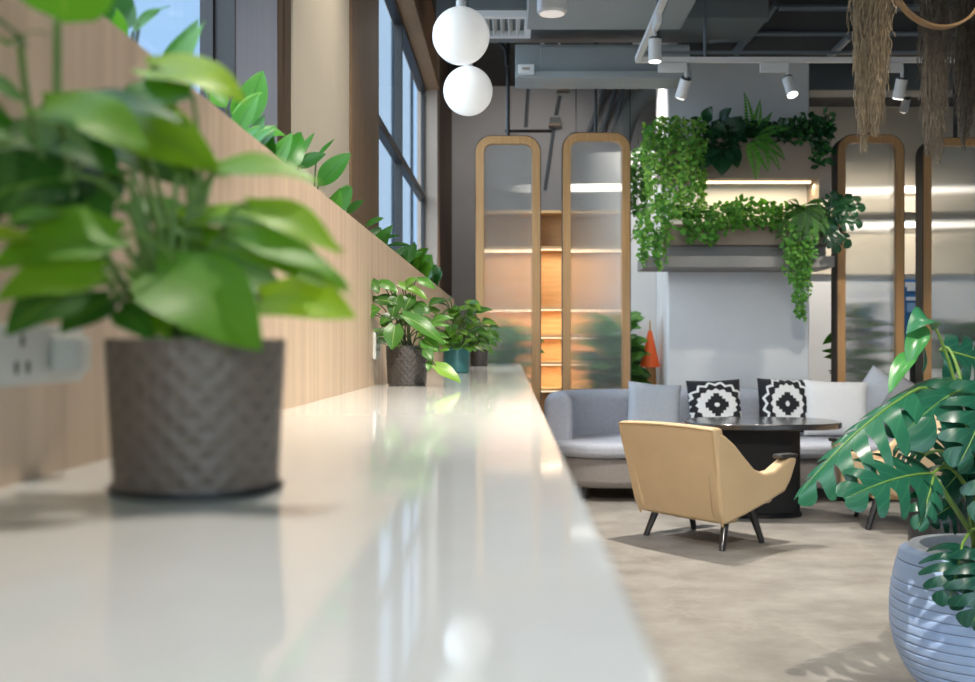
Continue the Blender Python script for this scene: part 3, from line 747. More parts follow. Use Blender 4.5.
# orange lamp on a wooden stand
p = at(650, 384, 10.1)
t = thing('floor_lamp', 'orange cone shaped lampshade on a pale wooden stand beside the column', 'lamp', (p.x, 10.1, 0))
z0 = CAMZ + (VY - 367) * 10.1 / F; z1 = CAMZ + (VY - 331) * 10.1 / F
MB().lathe([(.092, z0), (.05, (z0 + z1) / 2 + .02), (.018, z1), (.001, z1 + .005)], (p.x, 10.1, 0), 32).build('lamp_shade', M['orange'], t)
st = MB()
for a in range(3): st.tube([(p.x + .1 * math.cos(a * 2.1), 10.1 + .1 * math.sin(a * 2.1), 0), (p.x + .03 * math.cos(a * 2.1), 10.1 + .03 * math.sin(a * 2.1), z0 + .03)], .02, 8)
st.cyl((p.x, 10.1, .5), (p.x, 10.1, z0 + .1), .035)
st.build('stand', M['frame'], t)
MB().lathe([(.001, z1), (.01, z1), (.006, z1 + .09), (.001, z1 + .1)], (p.x, 10.1, 0), 12).build('finial', M['frame'], t)
# blue sign
a, b_ = at(899, 279, 11.2), at(930, 345, 11.2)
t = thing('blue_sign', 'blue upright sign with pale lettering bars seen between the two right screens', 'sign', ((a.x + b_.x) / 2, 11.25, 0))
MB().b2((a.x, 11.2, b_.z), (b_.x, 11.23, a.z)).build('sign_face', M['blue'], t, smooth=False)
MB().cyl(((a.x + b_.x) / 2, 11.25, 0), ((a.x + b_.x) / 2, 11.25, b_.z + .1), .03).b2((a.x, 11.1, 0), (b_.x, 11.4, .03)).build('stand', M['blackmetal'], t)
mk = MB()
def mark(m, px0, py0, px1, py1):
    q0, q1 = at(px0, py0, 11.2), at(px1, py1, 11.2); m.b2((q0.x, 11.196, q1.z), (q1.x, 11.2, q0.z))
mark(mk, 905, 282, 918, 287); mark(mk, 907, 287, 915, 291); mark(mk, 906, 297, 918, 300.5)
mk.build('lettering_marks', M['signwhite'], t, smooth=False)
mk = MB(); mark(mk, 907, 303, 916, 312); mk.build('pale_panel', M['signpale'], t, smooth=False)
# short light tube glimpsed through the second glass screen
a = at(566, 187, 11.0); b_ = at(640, 187, 11.0)
t = thing('linear_light', 'short linear light tube glowing behind the second glass screen', 'light', ((a.x + b_.x) / 2, 11.0, a.z))
MB().b2((a.x, 10.97, a.z - .04), (b_.x, 11.03, a.z + .03)).build('tube', M['tube'], t, smooth=False)
MB().cyl((a.x + .1, 11, a.z + .03), (a.x + .1, 11, ZC), .006, n=6).cyl((b_.x - .1, 11, a.z + .03), (b_.x - .1, 11, ZC), .006, n=6).build('cords', M['blackmetal'], t)
# linear lights in the back right
for (py, Y, lab) in ((190, 12.25, 'upper linear light tube glowing behind the right glass screens'), (225, 12.45, 'lower linear light tube glowing behind the right glass screens')):
    a = at(815, py, Y); b_ = at(1000, py, Y)
    t = thing('linear_light', lab, 'light', ((a.x + b_.x) / 2, Y, a.z), group='linear lights beyond the right screens')
    MB().b2((a.x, Y - .02, a.z - .03), (b_.x, Y + .02, a.z + .03)).build('tube', M['tube'], t, smooth=False)
    MB().b2((a.x, Y - .025, a.z + .03), (b_.x, Y + .05, a.z + .05)).build('housing', M['white'], t, smooth=False)

# ------------------------------------------------------------------ planters on the column
YP = 9.22
def planter(name, x0, x1, z0, z1, lab):
    t = thing(name, lab, 'planter', ((x0 + x1) / 2, 9.4, z0))
    MB().b2((x0, YP, z0), (x1, YP + .03, z1)).b2((x0, 9.57, z0), (x1, 9.6, z1)).b2((x0, YP + .03, z0), (x0 + .03, 9.57, z1)).b2((x1 - .03, YP + .03, z0), (x1, 9.57, z1)).b2((x0 + .03, YP + .03, z0), (x1 - .03, 9.57, z0 + .03)).build('trough', M['taupe'], t, smooth=False)
    MB().b2((x0 + .03, YP + .03, z1 - .07), (x1 - .03, 9.57, z1 - .05)).build('soil', M['soil'], t, smooth=False)
    return t
PX0, PX1 = (662 - VX) * YP / F, (831 - VX) * YP / F
tu = planter('planter_box', PX0, PX1, 2.565, 2.90, 'upper taupe planter box on the concrete column above the lit strip')
MB().b2((PX0 + .3, 9.36, 2.545), (PX1 - .13, 9.40, 2.564)).build('light_strip', M['led'], tu, smooth=False)
MB().b2((PX1 - .1, YP, 2.40), (PX1, 9.6, 2.565)).build('side_bracket', M['taupe'], tu, smooth=False)
tl = planter('planter_box', PX0 + .02, PX1, 2.005, 2.18, 'lower taupe planter box on the concrete column over the shelf')
MB().b2((PX0 + .05, 9.3, 1.90), (PX1 - .02, 9.6, 2.004)).build('plinth', M['shelfgrey'], tl, smooth=False)
tag(MB().b2(((645 - VX) * 9.05 / F, 9.05, 1.805), ((835 - VX) * 9.05 / F, 9.6, 1.899)).build('column_shelf', M['shelfgrey'], smooth=False, bevel=.006), 'grey slab shelf on the concrete column under the lower planter', 'shelf')

def cluster(name, lab, cat, base, regions, m, sd, size, tr, stemm='stemdark', vines=()):
    """regions: (px0,py0,px1,py1,n) filled with small leaves at depth near the planter front; vines hang down as strings."""
    rnd = random.Random(sd)
    t = thing(name, lab, cat, base, group='plants spilling from the column planters')
    fo = MB(); st = MB()
    for (x0, y0, x1, y1, n, Ya, Yb) in regions:
        for i in range(n):
            u, v = rnd.random(), rnd.random()
            # rounded blob
            px = (x0 + x1) / 2 + (x1 - x0) / 2 * (2 * u - 1); py = (y0 + y1) / 2 + (y1 - y0) / 2 * (2 * v - 1)
            e = ((2 * u - 1) ** 2) ** 1.5 + ((2 * v - 1) ** 2) ** 1.5
            if e > 1.1: continue
            q = at(px, py, rnd.uniform(Ya, Yb))
            s_ = size * rnd.uniform(.6, 1.25)
            dr = V((rnd.uniform(-1, 1), rnd.uniform(-.9, .2), rnd.uniform(-.9, .5))).normalized()
            fo.small(q, q + dr * s_, s_ * .75, (rnd.uniform(-.6, .6), -.7, rnd.uniform(0, .8)), rnd.uniform(*tr))
            if i % 6 == 0: st.tube([q, V((q.x + rnd.uniform(-.03, .03), max(q.y, YP + .12) , q.z - rnd.uniform(-.06, .06)))], .003, 4)
    for (px, y0, y1, Yv) in vines:
        a = at(px, y0, Yv); b_ = at(px + rnd.uniform(-2, 2), y1, Yv)
        k = 8; path = [a + (b_ - a) * i / k + V((rnd.uniform(-.01, .01), rnd.uniform(-.01, .01), 0)) for i in range(k + 1)]
        st.tube(path, .0025, 4)
        L = (b_ - a).length
        for i in range(int(L / (size * .30))):
            q = a + (b_ - a) * rnd.random()
            s_ = size * rnd.uniform(.6, 1.0)
            dr = V((rnd.uniform(-1, 1), rnd.uniform(-.8, .3), rnd.uniform(-.8, .2))).normalized()
            fo.small(q, q + dr * s_, s_ * .75, (rnd.uniform(-.5, .5), -.8, .4), rnd.uniform(*tr))
    fo.build('foliage', M[m], t, attr=True)
    if vines: st.build('stems', M[stemm], t)
    return t
rv = random.Random(5)
cluster('trailing_plant', 'bright green trailing plant spilling over the left end of the upper planter', 'plant', at(672, 140, 9.3),
        [(644, 118, 706, 150, 420, 9.05, 9.4), (645, 130, 660, 180, 120, 9.1, 9.3), (668, 140, 704, 200, 240, 9.0, 9.2)], 'lcreep', 41, .052, (.4, 1.0),
        vines=[(rv.uniform(646, 704), 140, rv.uniform(185, 212), rv.uniform(9.0, 9.18)) for _ in range(26)])
cluster('trailing_plant', 'dark dense trailing ivy behind the left screen edge at the column side', 'plant', at(640, 180, 9.9),
        [(632, 145, 648, 210, 150, 9.75, 9.95)], 'lcreep', 42, .05, (.05, .45), vines=[(rv.uniform(633, 646), 150, 215, 9.85) for _ in range(8)])
cluster('trailing_plant', 'light green ivy tumbling off the left end of the lower planter', 'plant', at(668, 230, 9.15),
        [(634, 208, 672, 245, 230, 8.95, 9.25), (655, 195, 690, 222, 150, 9.0, 9.2)], 'lcreep', 43, .05, (.3, .85), vines=[(rv.uniform(640, 668), 235, rv.uniform(250, 272), rv.uniform(8.95, 9.02)) for _ in range(12)])
# dark split leaf plant, ferns
def frond_plant(name, lab, base, lst, m, kind, cat='plant'):
    t = thing(name, lab, cat, base, group='plants spilling from the column planters')
    fo = MB(); st = MB()
    for (bx, by, tx, ty, wpx, Y, tn) in lst:
        b_ = at(bx, by, Y + .02); tp = at(tx, ty, Y - .06)
        up = (0, -.8, .5) if tp.z < b_.z + .15 else (0, -.9, .3)
        if kind == 'fern': fo.fern(b_, tp, wpx * Y / F, up, tn)
        elif kind == 'split': fo.monstera(b_, tp, wpx * Y / F, up, .1, .25, tn, 4)
        else: fo.leaf(b_, tp, wpx * Y / F, up, kind, .12, .15, tn, 7)
        if kind == 'fern': st.tube([b_ + (tp - b_) * i / 6 + V((0, -.0, 0)) for i in range(7)], .004, 5)
        st.tube([V(base), b_], .005, 5)
    fo.build('foliage', M[m], t, attr=True); st.build('stems', M['stemdark'], t)
frond_plant('philodendron', 'dark broad leaved plant in the upper planter right of the trailing greenery', at(720, 142, 9.35),
    [(706, 120, 712, 106, 14, 9.3, .3), (722, 120, 732, 108, 14, 9.3, .2), (700, 128, 690, 118, 16, 9.35, .2), (724, 140, 742, 116, 26, 9.25, .1), (726, 142, 748, 136, 24, 9.2, .2), (712, 150, 700, 170, 24, 9.1, .2), (720, 152, 722, 176, 26, 9.08, .3), (712, 146, 706, 158, 22, 9.1, .5), (728, 150, 738, 168, 20, 9.1, .25), (716, 140, 704, 136, 20, 9.2, .3), (735, 135, 748, 124, 18, 9.2, .1), (718, 135, 722, 122, 18, 9.2, .25)], 'ldark', 'heart')
frond_plant('fern', 'upright fern with arching fronds in the middle of the upper planter', at(752, 145, 9.35),
    [(750, 142, 744, 92, 12, 9.35, .5), (752, 142, 760, 100, 12, 9.35, .55), (754, 142, 772, 112, 10, 9.35, .4), (752, 140, 776, 145, 18, 9.15, .5), (752, 140, 768, 172, 20, 9.05, .55), (750, 142, 756, 180, 16, 9.05, .6), (756, 140, 785, 160, 16, 9.08, .4), (748, 140, 738, 120, 10, 9.3, .35), (756, 138, 792, 128, 14, 9.2, .35), (758, 142, 780, 170, 12, 9.05, .5)], 'lcreep', 'fern')
cluster('bushy_plant', 'dark bushy plant at the right end of the upper planter', 'plant', at(812, 140, 9.35),
        [(775, 120, 834, 142, 380, 9.1, 9.4), (800, 112, 834, 135, 150, 9.1, 9.4), (812, 143, 832, 168, 60, 9.1, 9.18)], 'ldark', 44, .055, (.2, 1.0))
cluster('bushy_plant', 'dark low greenery along the middle of the upper planter behind the fern', 'plant', at(745, 138, 9.4),
        [(698, 120, 790, 144, 420, 9.18, 9.45), (700, 130, 740, 150, 120, 9.1, 9.3)], 'ldark', 47, .055, (.1, .8))
cluster('bushy_plant', 'mid green bushy plant filling the middle of the lower planter', 'plant', at(735, 225, 9.3),
        [(680, 205, 740, 232, 380, 9.0, 9.35), (725, 200, 780, 228, 380, 9.0, 9.35), (772, 203, 832, 232, 330, 9.08, 9.35), (682, 222, 712, 242, 90, 9.05, 9.15), (705, 228, 716, 244, 30, 9.08, 9.15)], 'lcreep', 45, .055, (.1, .6))
frond_plant('fern', 'fern with drooping fronds at the right of the lower planter', at(808, 222, 9.3),
    [(800, 212, 775, 240, 16, 9.1, 0.10), (802, 210, 790, 250, 18, 9.05, 0.20), (806, 210, 812, 252, 18, 9.02, 0.25), (808, 210, 830, 240, 18, 9.05, 0.10), (804, 208, 782, 215, 16, 9.1, 0.10), (806, 206, 826, 205, 16, 9.15, 0.20), (808, 206, 824, 222, 18, 9.05, 0.05), (800, 210, 788, 200, 14, 9.2, 0.00), (806, 212, 800, 245, 18, 9.0, 0.00)], 'lcreep', 'fern')
cluster('trailing_plant', 'long hanging vine trailing down below the shelf at the right of the lower planter', 'plant', at(798, 225, 9.2),
        [(782, 225, 816, 262, 190, 8.92, 9.02)], 'lcreep', 46, .042, (.3, .75), vines=[(rv.uniform(782, 814), 240, rv.uniform(265, 300), rv.uniform(8.94, 9.0)) for _ in range(14)] + [(rv.uniform(792, 804), 250, rv.uniform(296, 322), 8.97) for _ in range(7)])
frond_plant('philodendron', 'dark split leaved plant jutting out past the right end of the lower planter', at(826, 222, 9.25),
    [(826, 215, 852, 196, 26, 9.1, .3), (828, 218, 864, 206, 28, 9.05, .5), (828, 222, 862, 224, 26, 9.0, .35), (826, 225, 850, 246, 26, 9.0, .2), (824, 214, 836, 192, 22, 9.15, .35), (830, 215, 845, 210, 30, 9.0, .15), (826, 228, 838, 252, 24, 9.0, .15), (832, 210, 860, 198, 20, 9.05, .6)], 'ldark', 'split')

# ------------------------------------------------------------------ lamps
def globe(px, py, rpx, Y, lab):
    c = at(px, py, Y); r = rpx * Y / F
    t = thing('globe_pendant', lab, 'pendant lamp', c, group='white globe pendants')
    prof = [(max(.001, r * math.sin(PI * i / 24)), -r * math.cos(PI * i / 24)) for i in range(25)]
    MB().lathe(prof, c, 40).build('globe_shade', M['globe'], t, auto=False)
    y_ = .006
    MB().cyl(c + V((0, 0, r - .01)), c + V((0, 0, r + .04)), .03).build('cap', M['white'], t)
    MB().cyl(c + V((0, 0, r + .04)), V((c.x, c.y, ZC)), .004, n=6).build('cord', M['blackmetal'], t)
    return c, r
g1 = globe(461, 36, 28.5, 6.9, 'upper and larger white globe pendant lamp above the counter')
g2 = globe(468, 91, 24.5, 7.25, 'lower and smaller white globe pendant lamp above the counter')

ZR = 3.25
t = thing('track_rail', 'white suspended lighting track with a left corner in front of the column', 'lighting track', (2.2, 8.05, ZR))
for nm, a, b_ in (('rail', (.90, 8.03, ZR - .018), (4.6, 8.07, ZR + .018)), ('rail', (.89, 4.6, ZR - .018), (.93, 8.03, ZR + .018))):
    MB().b2(a, b_).build(nm, M['white'], t, smooth=False)
MB().b2((.90, 8.06, ZR + .05), (4.6, 8.08, ZR + .07)).b2((.95, 4.6, ZR + .05), (.97, 8.05, ZR + .07)).build('cable_channel', M['pipe'], t, smooth=False)
for x, y, q in ((1.405, 8.05, ZC), (3.1, 8.05, ZC), (.91, 6.9, 3.5)): MB().cyl((x, y, ZR + .018), (x, y, q), .012, n=8).build('suspension_rod', M['pipe'], t)
def spot(p, aim, lab, adapter=True, lens=True, name='track_spotlight', ln=.14, r=.042, adir=(1, 0, 0)):
    p = V(p); d = V(aim).normalized()
    t = thing(name, lab, 'spotlight', p, group='white track spotlights' if name.startswith('track') else 'ceiling spotlights above the view')
    top = p
    if adapter:
        MB().box(p + V((-.1 * adir[0], -.1 * adir[1], .0)), (.21 if adir[0] else .035, .035 if adir[0] else .21, .07)).build('adapter', M['white'], t, smooth=False, bevel=.005)
    MB().cyl(p + V((0, 0, .01)), p + V((0, 0, -.09)), .012).build('arm', M['white'], t)
    a = p + V((0, 0, -.085)); b_ = a + d * ln
    br = MB().cyl(a, b_, r, r, 24).build('barrel', M['white'], t)
    MB().cyl(a - d * .012, a + d * .002, r * .92, r * .92, 24).build('rear_cap', M['blackmetal'], br)
    if lens: MB().cyl(b_ - d * .004, b_ + d * .004, r * .86, r * .86, 24).build('lens', M['lens'], br)
    return t, b_
def lamp(parent, pos, aim, e, ang, blend, col=(1, .92, .81), size=.025):
    L = bpy.data.lights.new('spot_beam', 'SPOT'); L.energy = e; L.spot_size = math.radians(ang); L.spot_blend = blend; L.color = col; L.shadow_soft_size = size
    o = bpy.data.objects.new('spot_beam', L); COL.objects.link(o)
    o.location = V(pos) - (wloc(parent) if parent else V((0, 0, 0)))
    o.rotation_euler = V(aim).to_track_quat('-Z', 'Y').to_euler()
    if parent: o.parent = parent
    return o
zr = ZR - .055
t, b_ = spot((.91, 7.05, zr + .01), (0, 0, -1), 'white spotlight pointing straight down from the left arm of the track', adir=(0, 1, 0)); lamp(t, b_ + V((0, 0, -.01)), (0.12, -.15, -1), 360, 95, .6, size=.03)
t, b_ = spot((at(686, 70, 8.05).x, 8.05, zr), (-.25, .55, -1), 'white spotlight near the track corner aimed away at the column', lens=True); lamp(t, b_ + V((-.25, .55, -1)) * .012, (-.1, .95, -1), 15, 80, .7)
t, b_ = spot((at(788, 70, 8.05).x, 8.05, zr), (.15, -.45, -1), 'white spotlight with glowing face in the middle of the track'); lamp(t, b_ + V((.15, -.45, -1)) * .012, (.1, -.35, -1), 120, 70, .6)
t, b_ = spot((at(902, 70, 8.05).x, 8.05, zr), (-.1, .35, -1), 'white spotlight on the track just right of the nearest moss bundle'); lamp(t, b_ + V((-.1, .35, -1)) * .012, (-.1, .5, -1), 60, 70, .6)
# unseen spotlights: some read off the floor shadows, others added to brighten dark spots
for (x, y, z, aim, e, lab) in ((1.75, 6.15, 4.0, (-.1, .05, -1), 50, 'ceiling spotlight above the tan armchair'), (1.35, 3.75, 4.0, (-.02, .03, -1), 60, 'ceiling spotlight above the big monstera'),
                              (.45, 1.15, 3.6, (.25, .8, -1), 520, 'ceiling spotlight between the counter and the monstera'), (-.12, 1.7, 3.9, (-.03, -.1, -1), 150, 'added spotlight brightening the near end of the counter'), (-.05, 4.4, 4.0, (-.06, 0, -1), 120, 'unseen spotlight above the middle of the counter'), (2.4, 5.4, 4.0, (0, .05, -1), 70, 'unseen spotlight above the open floor'), (1.12, 9.95, 4.1, (.05, .1, -1), 110, 'added fill spotlight beside the column'), (.3, 11.2, 4.15, (-.1, 1, -.55), 45, 'added fill spotlight brightening the rear wall'), (.45, 10.7, 4.12, (0, .05, -1), 90, 'added fill spotlight over the plants behind the glass screens'), (3.9, 10.9, 3.7, (.0, .8, -1), 200, 'added fill spotlight brightening the white niche wall')):
    t, b_ = spot((x, y, z), aim, lab, adapter=False, name='unseen_spotlight')
    MB().cyl((x, y, z), (x, y, ZC), .02).build('stem', M['white'], t)
    lamp(t, b_ + V(aim) * .012, aim, e, 95, .8)
# light of the warm strips
def area(parent, loc, sx, sy, e, col, rot=(0, 0, 0)):
    L = bpy.data.lights.new('strip_glow', 'AREA'); L.shape = 'RECTANGLE'; L.size = sx; L.size_y = sy; L.energy = e; L.color = col
    o = bpy.data.objects.new('strip_glow', L); COL.objects.link(o); o.location = V(loc) - wloc(parent); o.rotation_euler = rot; o.parent = parent
area(tu, ((PX0 + PX1) / 2 + .1, 9.38, 2.54), 1.0, .03, 5, (1, .80, .5))
for z, e_ in ((2.2, 5), (1.56, 5), (1.265, 4), (.98, 4)): area(sh, (.33, 11.75, z - .03), 1.2, .05, e_, (1, .80, .52))

# ------------------------------------------------------------------ dried moss and hoop
def moss(px, w, pyb, Y, n, lab, sd, lean=0, mm='moss'):
    rnd = random.Random(sd)
    top = V(((px - VX) * Y / F, Y, ZC - .02)); zb = CAMZ + (VY - pyb) * Y / F
    t = thing('hanging_moss', lab, 'dried moss', top, group='bundles of dried hanging moss')
    m = MB(); W = w * Y / F / 2
    ns = 5
    subs = [(rnd.uniform(-.75, .75) * W, rnd.uniform(-.6, .6) * W, rnd.uniform(.0, .25)) for _ in range(ns)]
    Lt = top.z - zb
    for i in range(n):
        sx, sy, sl = subs[i % ns]
        u0 = rnd.random(); z0 = top.z - u0 * (Lt - .1)
        ln = rnd.uniform(.18, .55)
        ze = zb + sl * .6 * (1 if i % ns else 0) + rnd.random() ** 1.6 * .35
        z0 = max(z0, ze + ln)
        taper = min(1, max(.2, (z0 - ln * .7 - zb) / 1.1 + .1))
        a = rnd.uniform(0, 2 * PI); rr = W * .62 * math.sqrt(rnd.random()) * taper
        x, y = sx * (.4 + .6 * taper) + rr * math.cos(a), sy + rr * math.sin(a)
        k = 14; path = []
        ph = [rnd.uniform(0, 6.3) for _ in range(4)]; am = rnd.uniform(.004, .016); f1 = rnd.uniform(6, 16)
        dx = rnd.uniform(-.05, .05)
        for j in range(k + 1):
            u = j / k
            path.append(V((top.x + x + dx * u * taper + am * math.sin(u * f1 + ph[0]), top.y + y + am * math.sin(u * f1 * 1.3 + ph[2]), z0 - ln * u + .5 * am * math.sin(u * f1 + ph[3]))))
        m.tube(path, rnd.uniform(.0016, .0034), 3, cap=False)
    m.build('strands', M[mm], t)
    MB().cyl(top + V((0, 0, .02)), top + V((0, 0, -.25)), W * .5, W * .75, 16).build('tied_head', M[mm], t)
moss(868, 42, 154, 5.9, 1900, 'thick tan bundle of dried moss hanging at the left of the hoop', 51)
moss(930, 28, 166, 6.4, 1400, 'thin shade-darkened moss bundle hanging in front of the right glass screen frame', 52, mm='mossshade')
moss(966, 34, 150, 6.9, 1300, 'moss bundle hanging at the right edge of the view', 53, mm='mossshade')
hc = at(938, -28, 5.5)
hp = MB(); n = 48; R = 55 * 5.5 / F
vs = []; fs = []
for i in range(n):
    a = 2 * PI * i / n
    for (dr, dy) in ((-.006, -.025), (.006, -.025), (.006, .025), (-.006, .025)):
        vs.append(hc + V(((R + dr) * math.cos(a), dy + .3 * R * math.cos(a) , (R + dr) * math.sin(a))))
for i in range(n):
    j = (i + 1) % n
    for q in range(4): fs.append((i * 4 + q, i * 4 + (q + 1) % 4, j * 4 + (q + 1) % 4, j * 4 + q))
t = thing('cane_hoop', 'bent cane hoop hanging at the top right between the moss bundles', 'hoop', hc)
hp.add(vs, fs).build('hoop_band', M['hoop'], t)
MB().cyl(hc + V((0, 0, R)), V((hc.x, hc.y, ZC)), .004, n=6).build('cord', M['blackmetal'], t)

# ------------------------------------------------------------------ sofa
t = thing('curved_sofa', 'long grey upholstered sofa with rounded ends in front of the column', 'sofa', (2.0, 8.7, 0))
SX0, SX1 = .27, 3.72
MB().prism(rrect(SX0 + .03, 8.12, SX1 - .03, 9.3, .46, 10), .10, .33).build('seat_base', M['sofabase'], t, bevel=.05, seg=4)
MB().prism(rrect(SX0 + .01, 8.09, SX1 - .01, 9.2, .47, 10), .325, .435).build('seat_cushion', M['sofa'], t, bevel=.04, seg=4)
def sweep(path, prof):
    m = MB(); k = len(prof); vs = []; fs = []
    for i, p in enumerate(path):
        d = (path[min(i + 1, len(path) - 1)] - path[max(i - 1, 0)]).normalized(); nn = V((-d.y, d.x, 0))
        vs += [p + nn * a + V((0, 0, b)) for a, b in prof]
    for i in range(len(path) - 1):
        for j in range(k): fs.append((i * k + j, i * k + (j + 1) % k, (i + 1) * k + (j + 1) % k, (i + 1) * k + j))
    fs += [tuple(range(k))[::-1], tuple((len(path) - 1) * k + j for j in range(k))]
    return m.add(vs, fs)
bp = [(.35, 8.45), (.36, 8.70), (.44, 8.92), (.62, 9.10), (.85, 9.19), (1.2, 9.22), (2.0, 9.23), (2.8, 9.22), (3.15, 9.19), (3.38, 9.10), (3.53, 8.92), (3.59, 8.70), (3.60, 8.50)]
path = [V((x, y, .0)) for x, y in bp]
prof = [(x, z) for x, z in rrect(-.11, .12, .11, .80, .10, 6)]
bk = sweep(path, prof)
# round the free ends
e = []
for end, sgn in ((path[0], -1), (path[-1], -1)):
    pass
bk.build('backrest', M['sofa'], t, bevel=.05, seg=4, auto=True)
for x, y in ((.55, 8.35), (3.4, 8.35), (.7, 9.05), (3.3, 9.05), (2.0, 8.3)): MB().cyl((x, y, 0), (x, y, .11), .025, .03).build('leg', M['blackwood'], t)

def cushion(px, pyc, Y, size, m, lab, rz=0, rx=-.25, roll=0, sx=1, corner=1.0):
    c = at(px, pyc, Y)
    n = 14; vs = []; fs = []
    h = size / 2
    for side in (-1, 1):
        for i in range(n + 1):
            for j in range(n + 1):
                u, v = 2 * i / n - 1, 2 * j / n - 1
                th = .075 * (max(0, (1 - u ** 4)) * max(0, (1 - v ** 4))) ** .5
                pin = 1 - .07 * (1 - abs(u * v)) * (abs(u) ** 3 + abs(v) ** 3) / 1.2
                vs.append(V((u * h * sx * pin, side * (th + .003), v * h * pin)))
    N1 = n + 1
    for s in range(2):
        o = s * N1 * N1
        for i in range(n):
            for j in range(n):
                q = (o + i * N1 + j, o + (i + 1) * N1 + j, o + (i + 1) * N1 + j + 1, o + i * N1 + j + 1)
                fs.append(q if s == 0 else q[::-1])
    rim = [i * N1 for i in range(N1)] + [n * N1 + j for j in range(1, N1)] + [i * N1 + n for i in range(n - 1, -1, -1)] + [j for j in range(n - 1, 0, -1)]
    for i in range(len(rim)):
        a, b_ = rim[i], rim[(i + 1) % len(rim)]
        fs.append((b_, a, a + N1 * N1, b_ + N1 * N1))
    o = MB().add(vs, fs).build('cushion', m, auto=False)
    o.location = c
    o.rotation_euler = (Matrix.Rotation(rz, 3, 'Z') @ Matrix.Rotation(rx, 3, 'X') @ Matrix.Rotation(roll, 3, 'Y')).to_euler()
    tag(o, lab, 'cushion', 'cushions along the sofa')
    return o
cushion(654, 410, 8.86, .44, M['cushgrey'], 'plain light grey cushion left of the patterned pair on the sofa', .1, -.22, .09)
cushion(715, 406.5, 8.86, .44, M['med0'], 'black and white medallion cushion, left one of the pair', .05, -.25, -.03)
cushion(785, 405.5, 8.86, .44, M['med1'], 'black and white medallion cushion beside the white cushion', .04, -.25, .03)
cushion(836, 408.5, 8.80, .46, M['cushwhite'], 'plain white cushion on the sofa right of the patterned pair', -.05, -.28, .04, 1.12)
cushion(881, 404, 8.88, .46, M['cushgrey'], 'grey cushion standing on its corner behind the monstera leaf', -.25, -.24, .62)
cushion(909, 411, 8.66, .44, M['cushdark'], 'dusky grey cushion leaning at the right end of the sofa', -.5, -.3, .5)

# ------------------------------------------------------------------ table
tc = V((1.70, 7.55, 0))
t = thing('coffee_table', 'black oval lounge table between the tan armchair and the sofa', 'table', tc)
def stadium(cx, cy, a, b, n=48, p=2.6):
    return [(cx + a * math.copysign(abs(math.cos(2 * PI * i / n)) ** (2 / p), math.cos(2 * PI * i / n)), cy + b * math.copysign(abs(math.sin(2 * PI * i / n)) ** (2 / p), math.sin(2 * PI * i / n))) for i in range(n)]
MB().prism(stadium(tc.x, 7.55, .53, .41), .605, .645).build('table_top', M['tabletop'], t, bevel=.008)
MB().prism(stadium(1.53, 7.58, .43, .2, 48, 4), .02, .605).build('pedestal', M['tablebase'], t, bevel=.01)
MB().prism(stadium(1.53, 7.58, .44, .21, 48, 4), .0, .025).build('plinth', M['tablebase'], t)

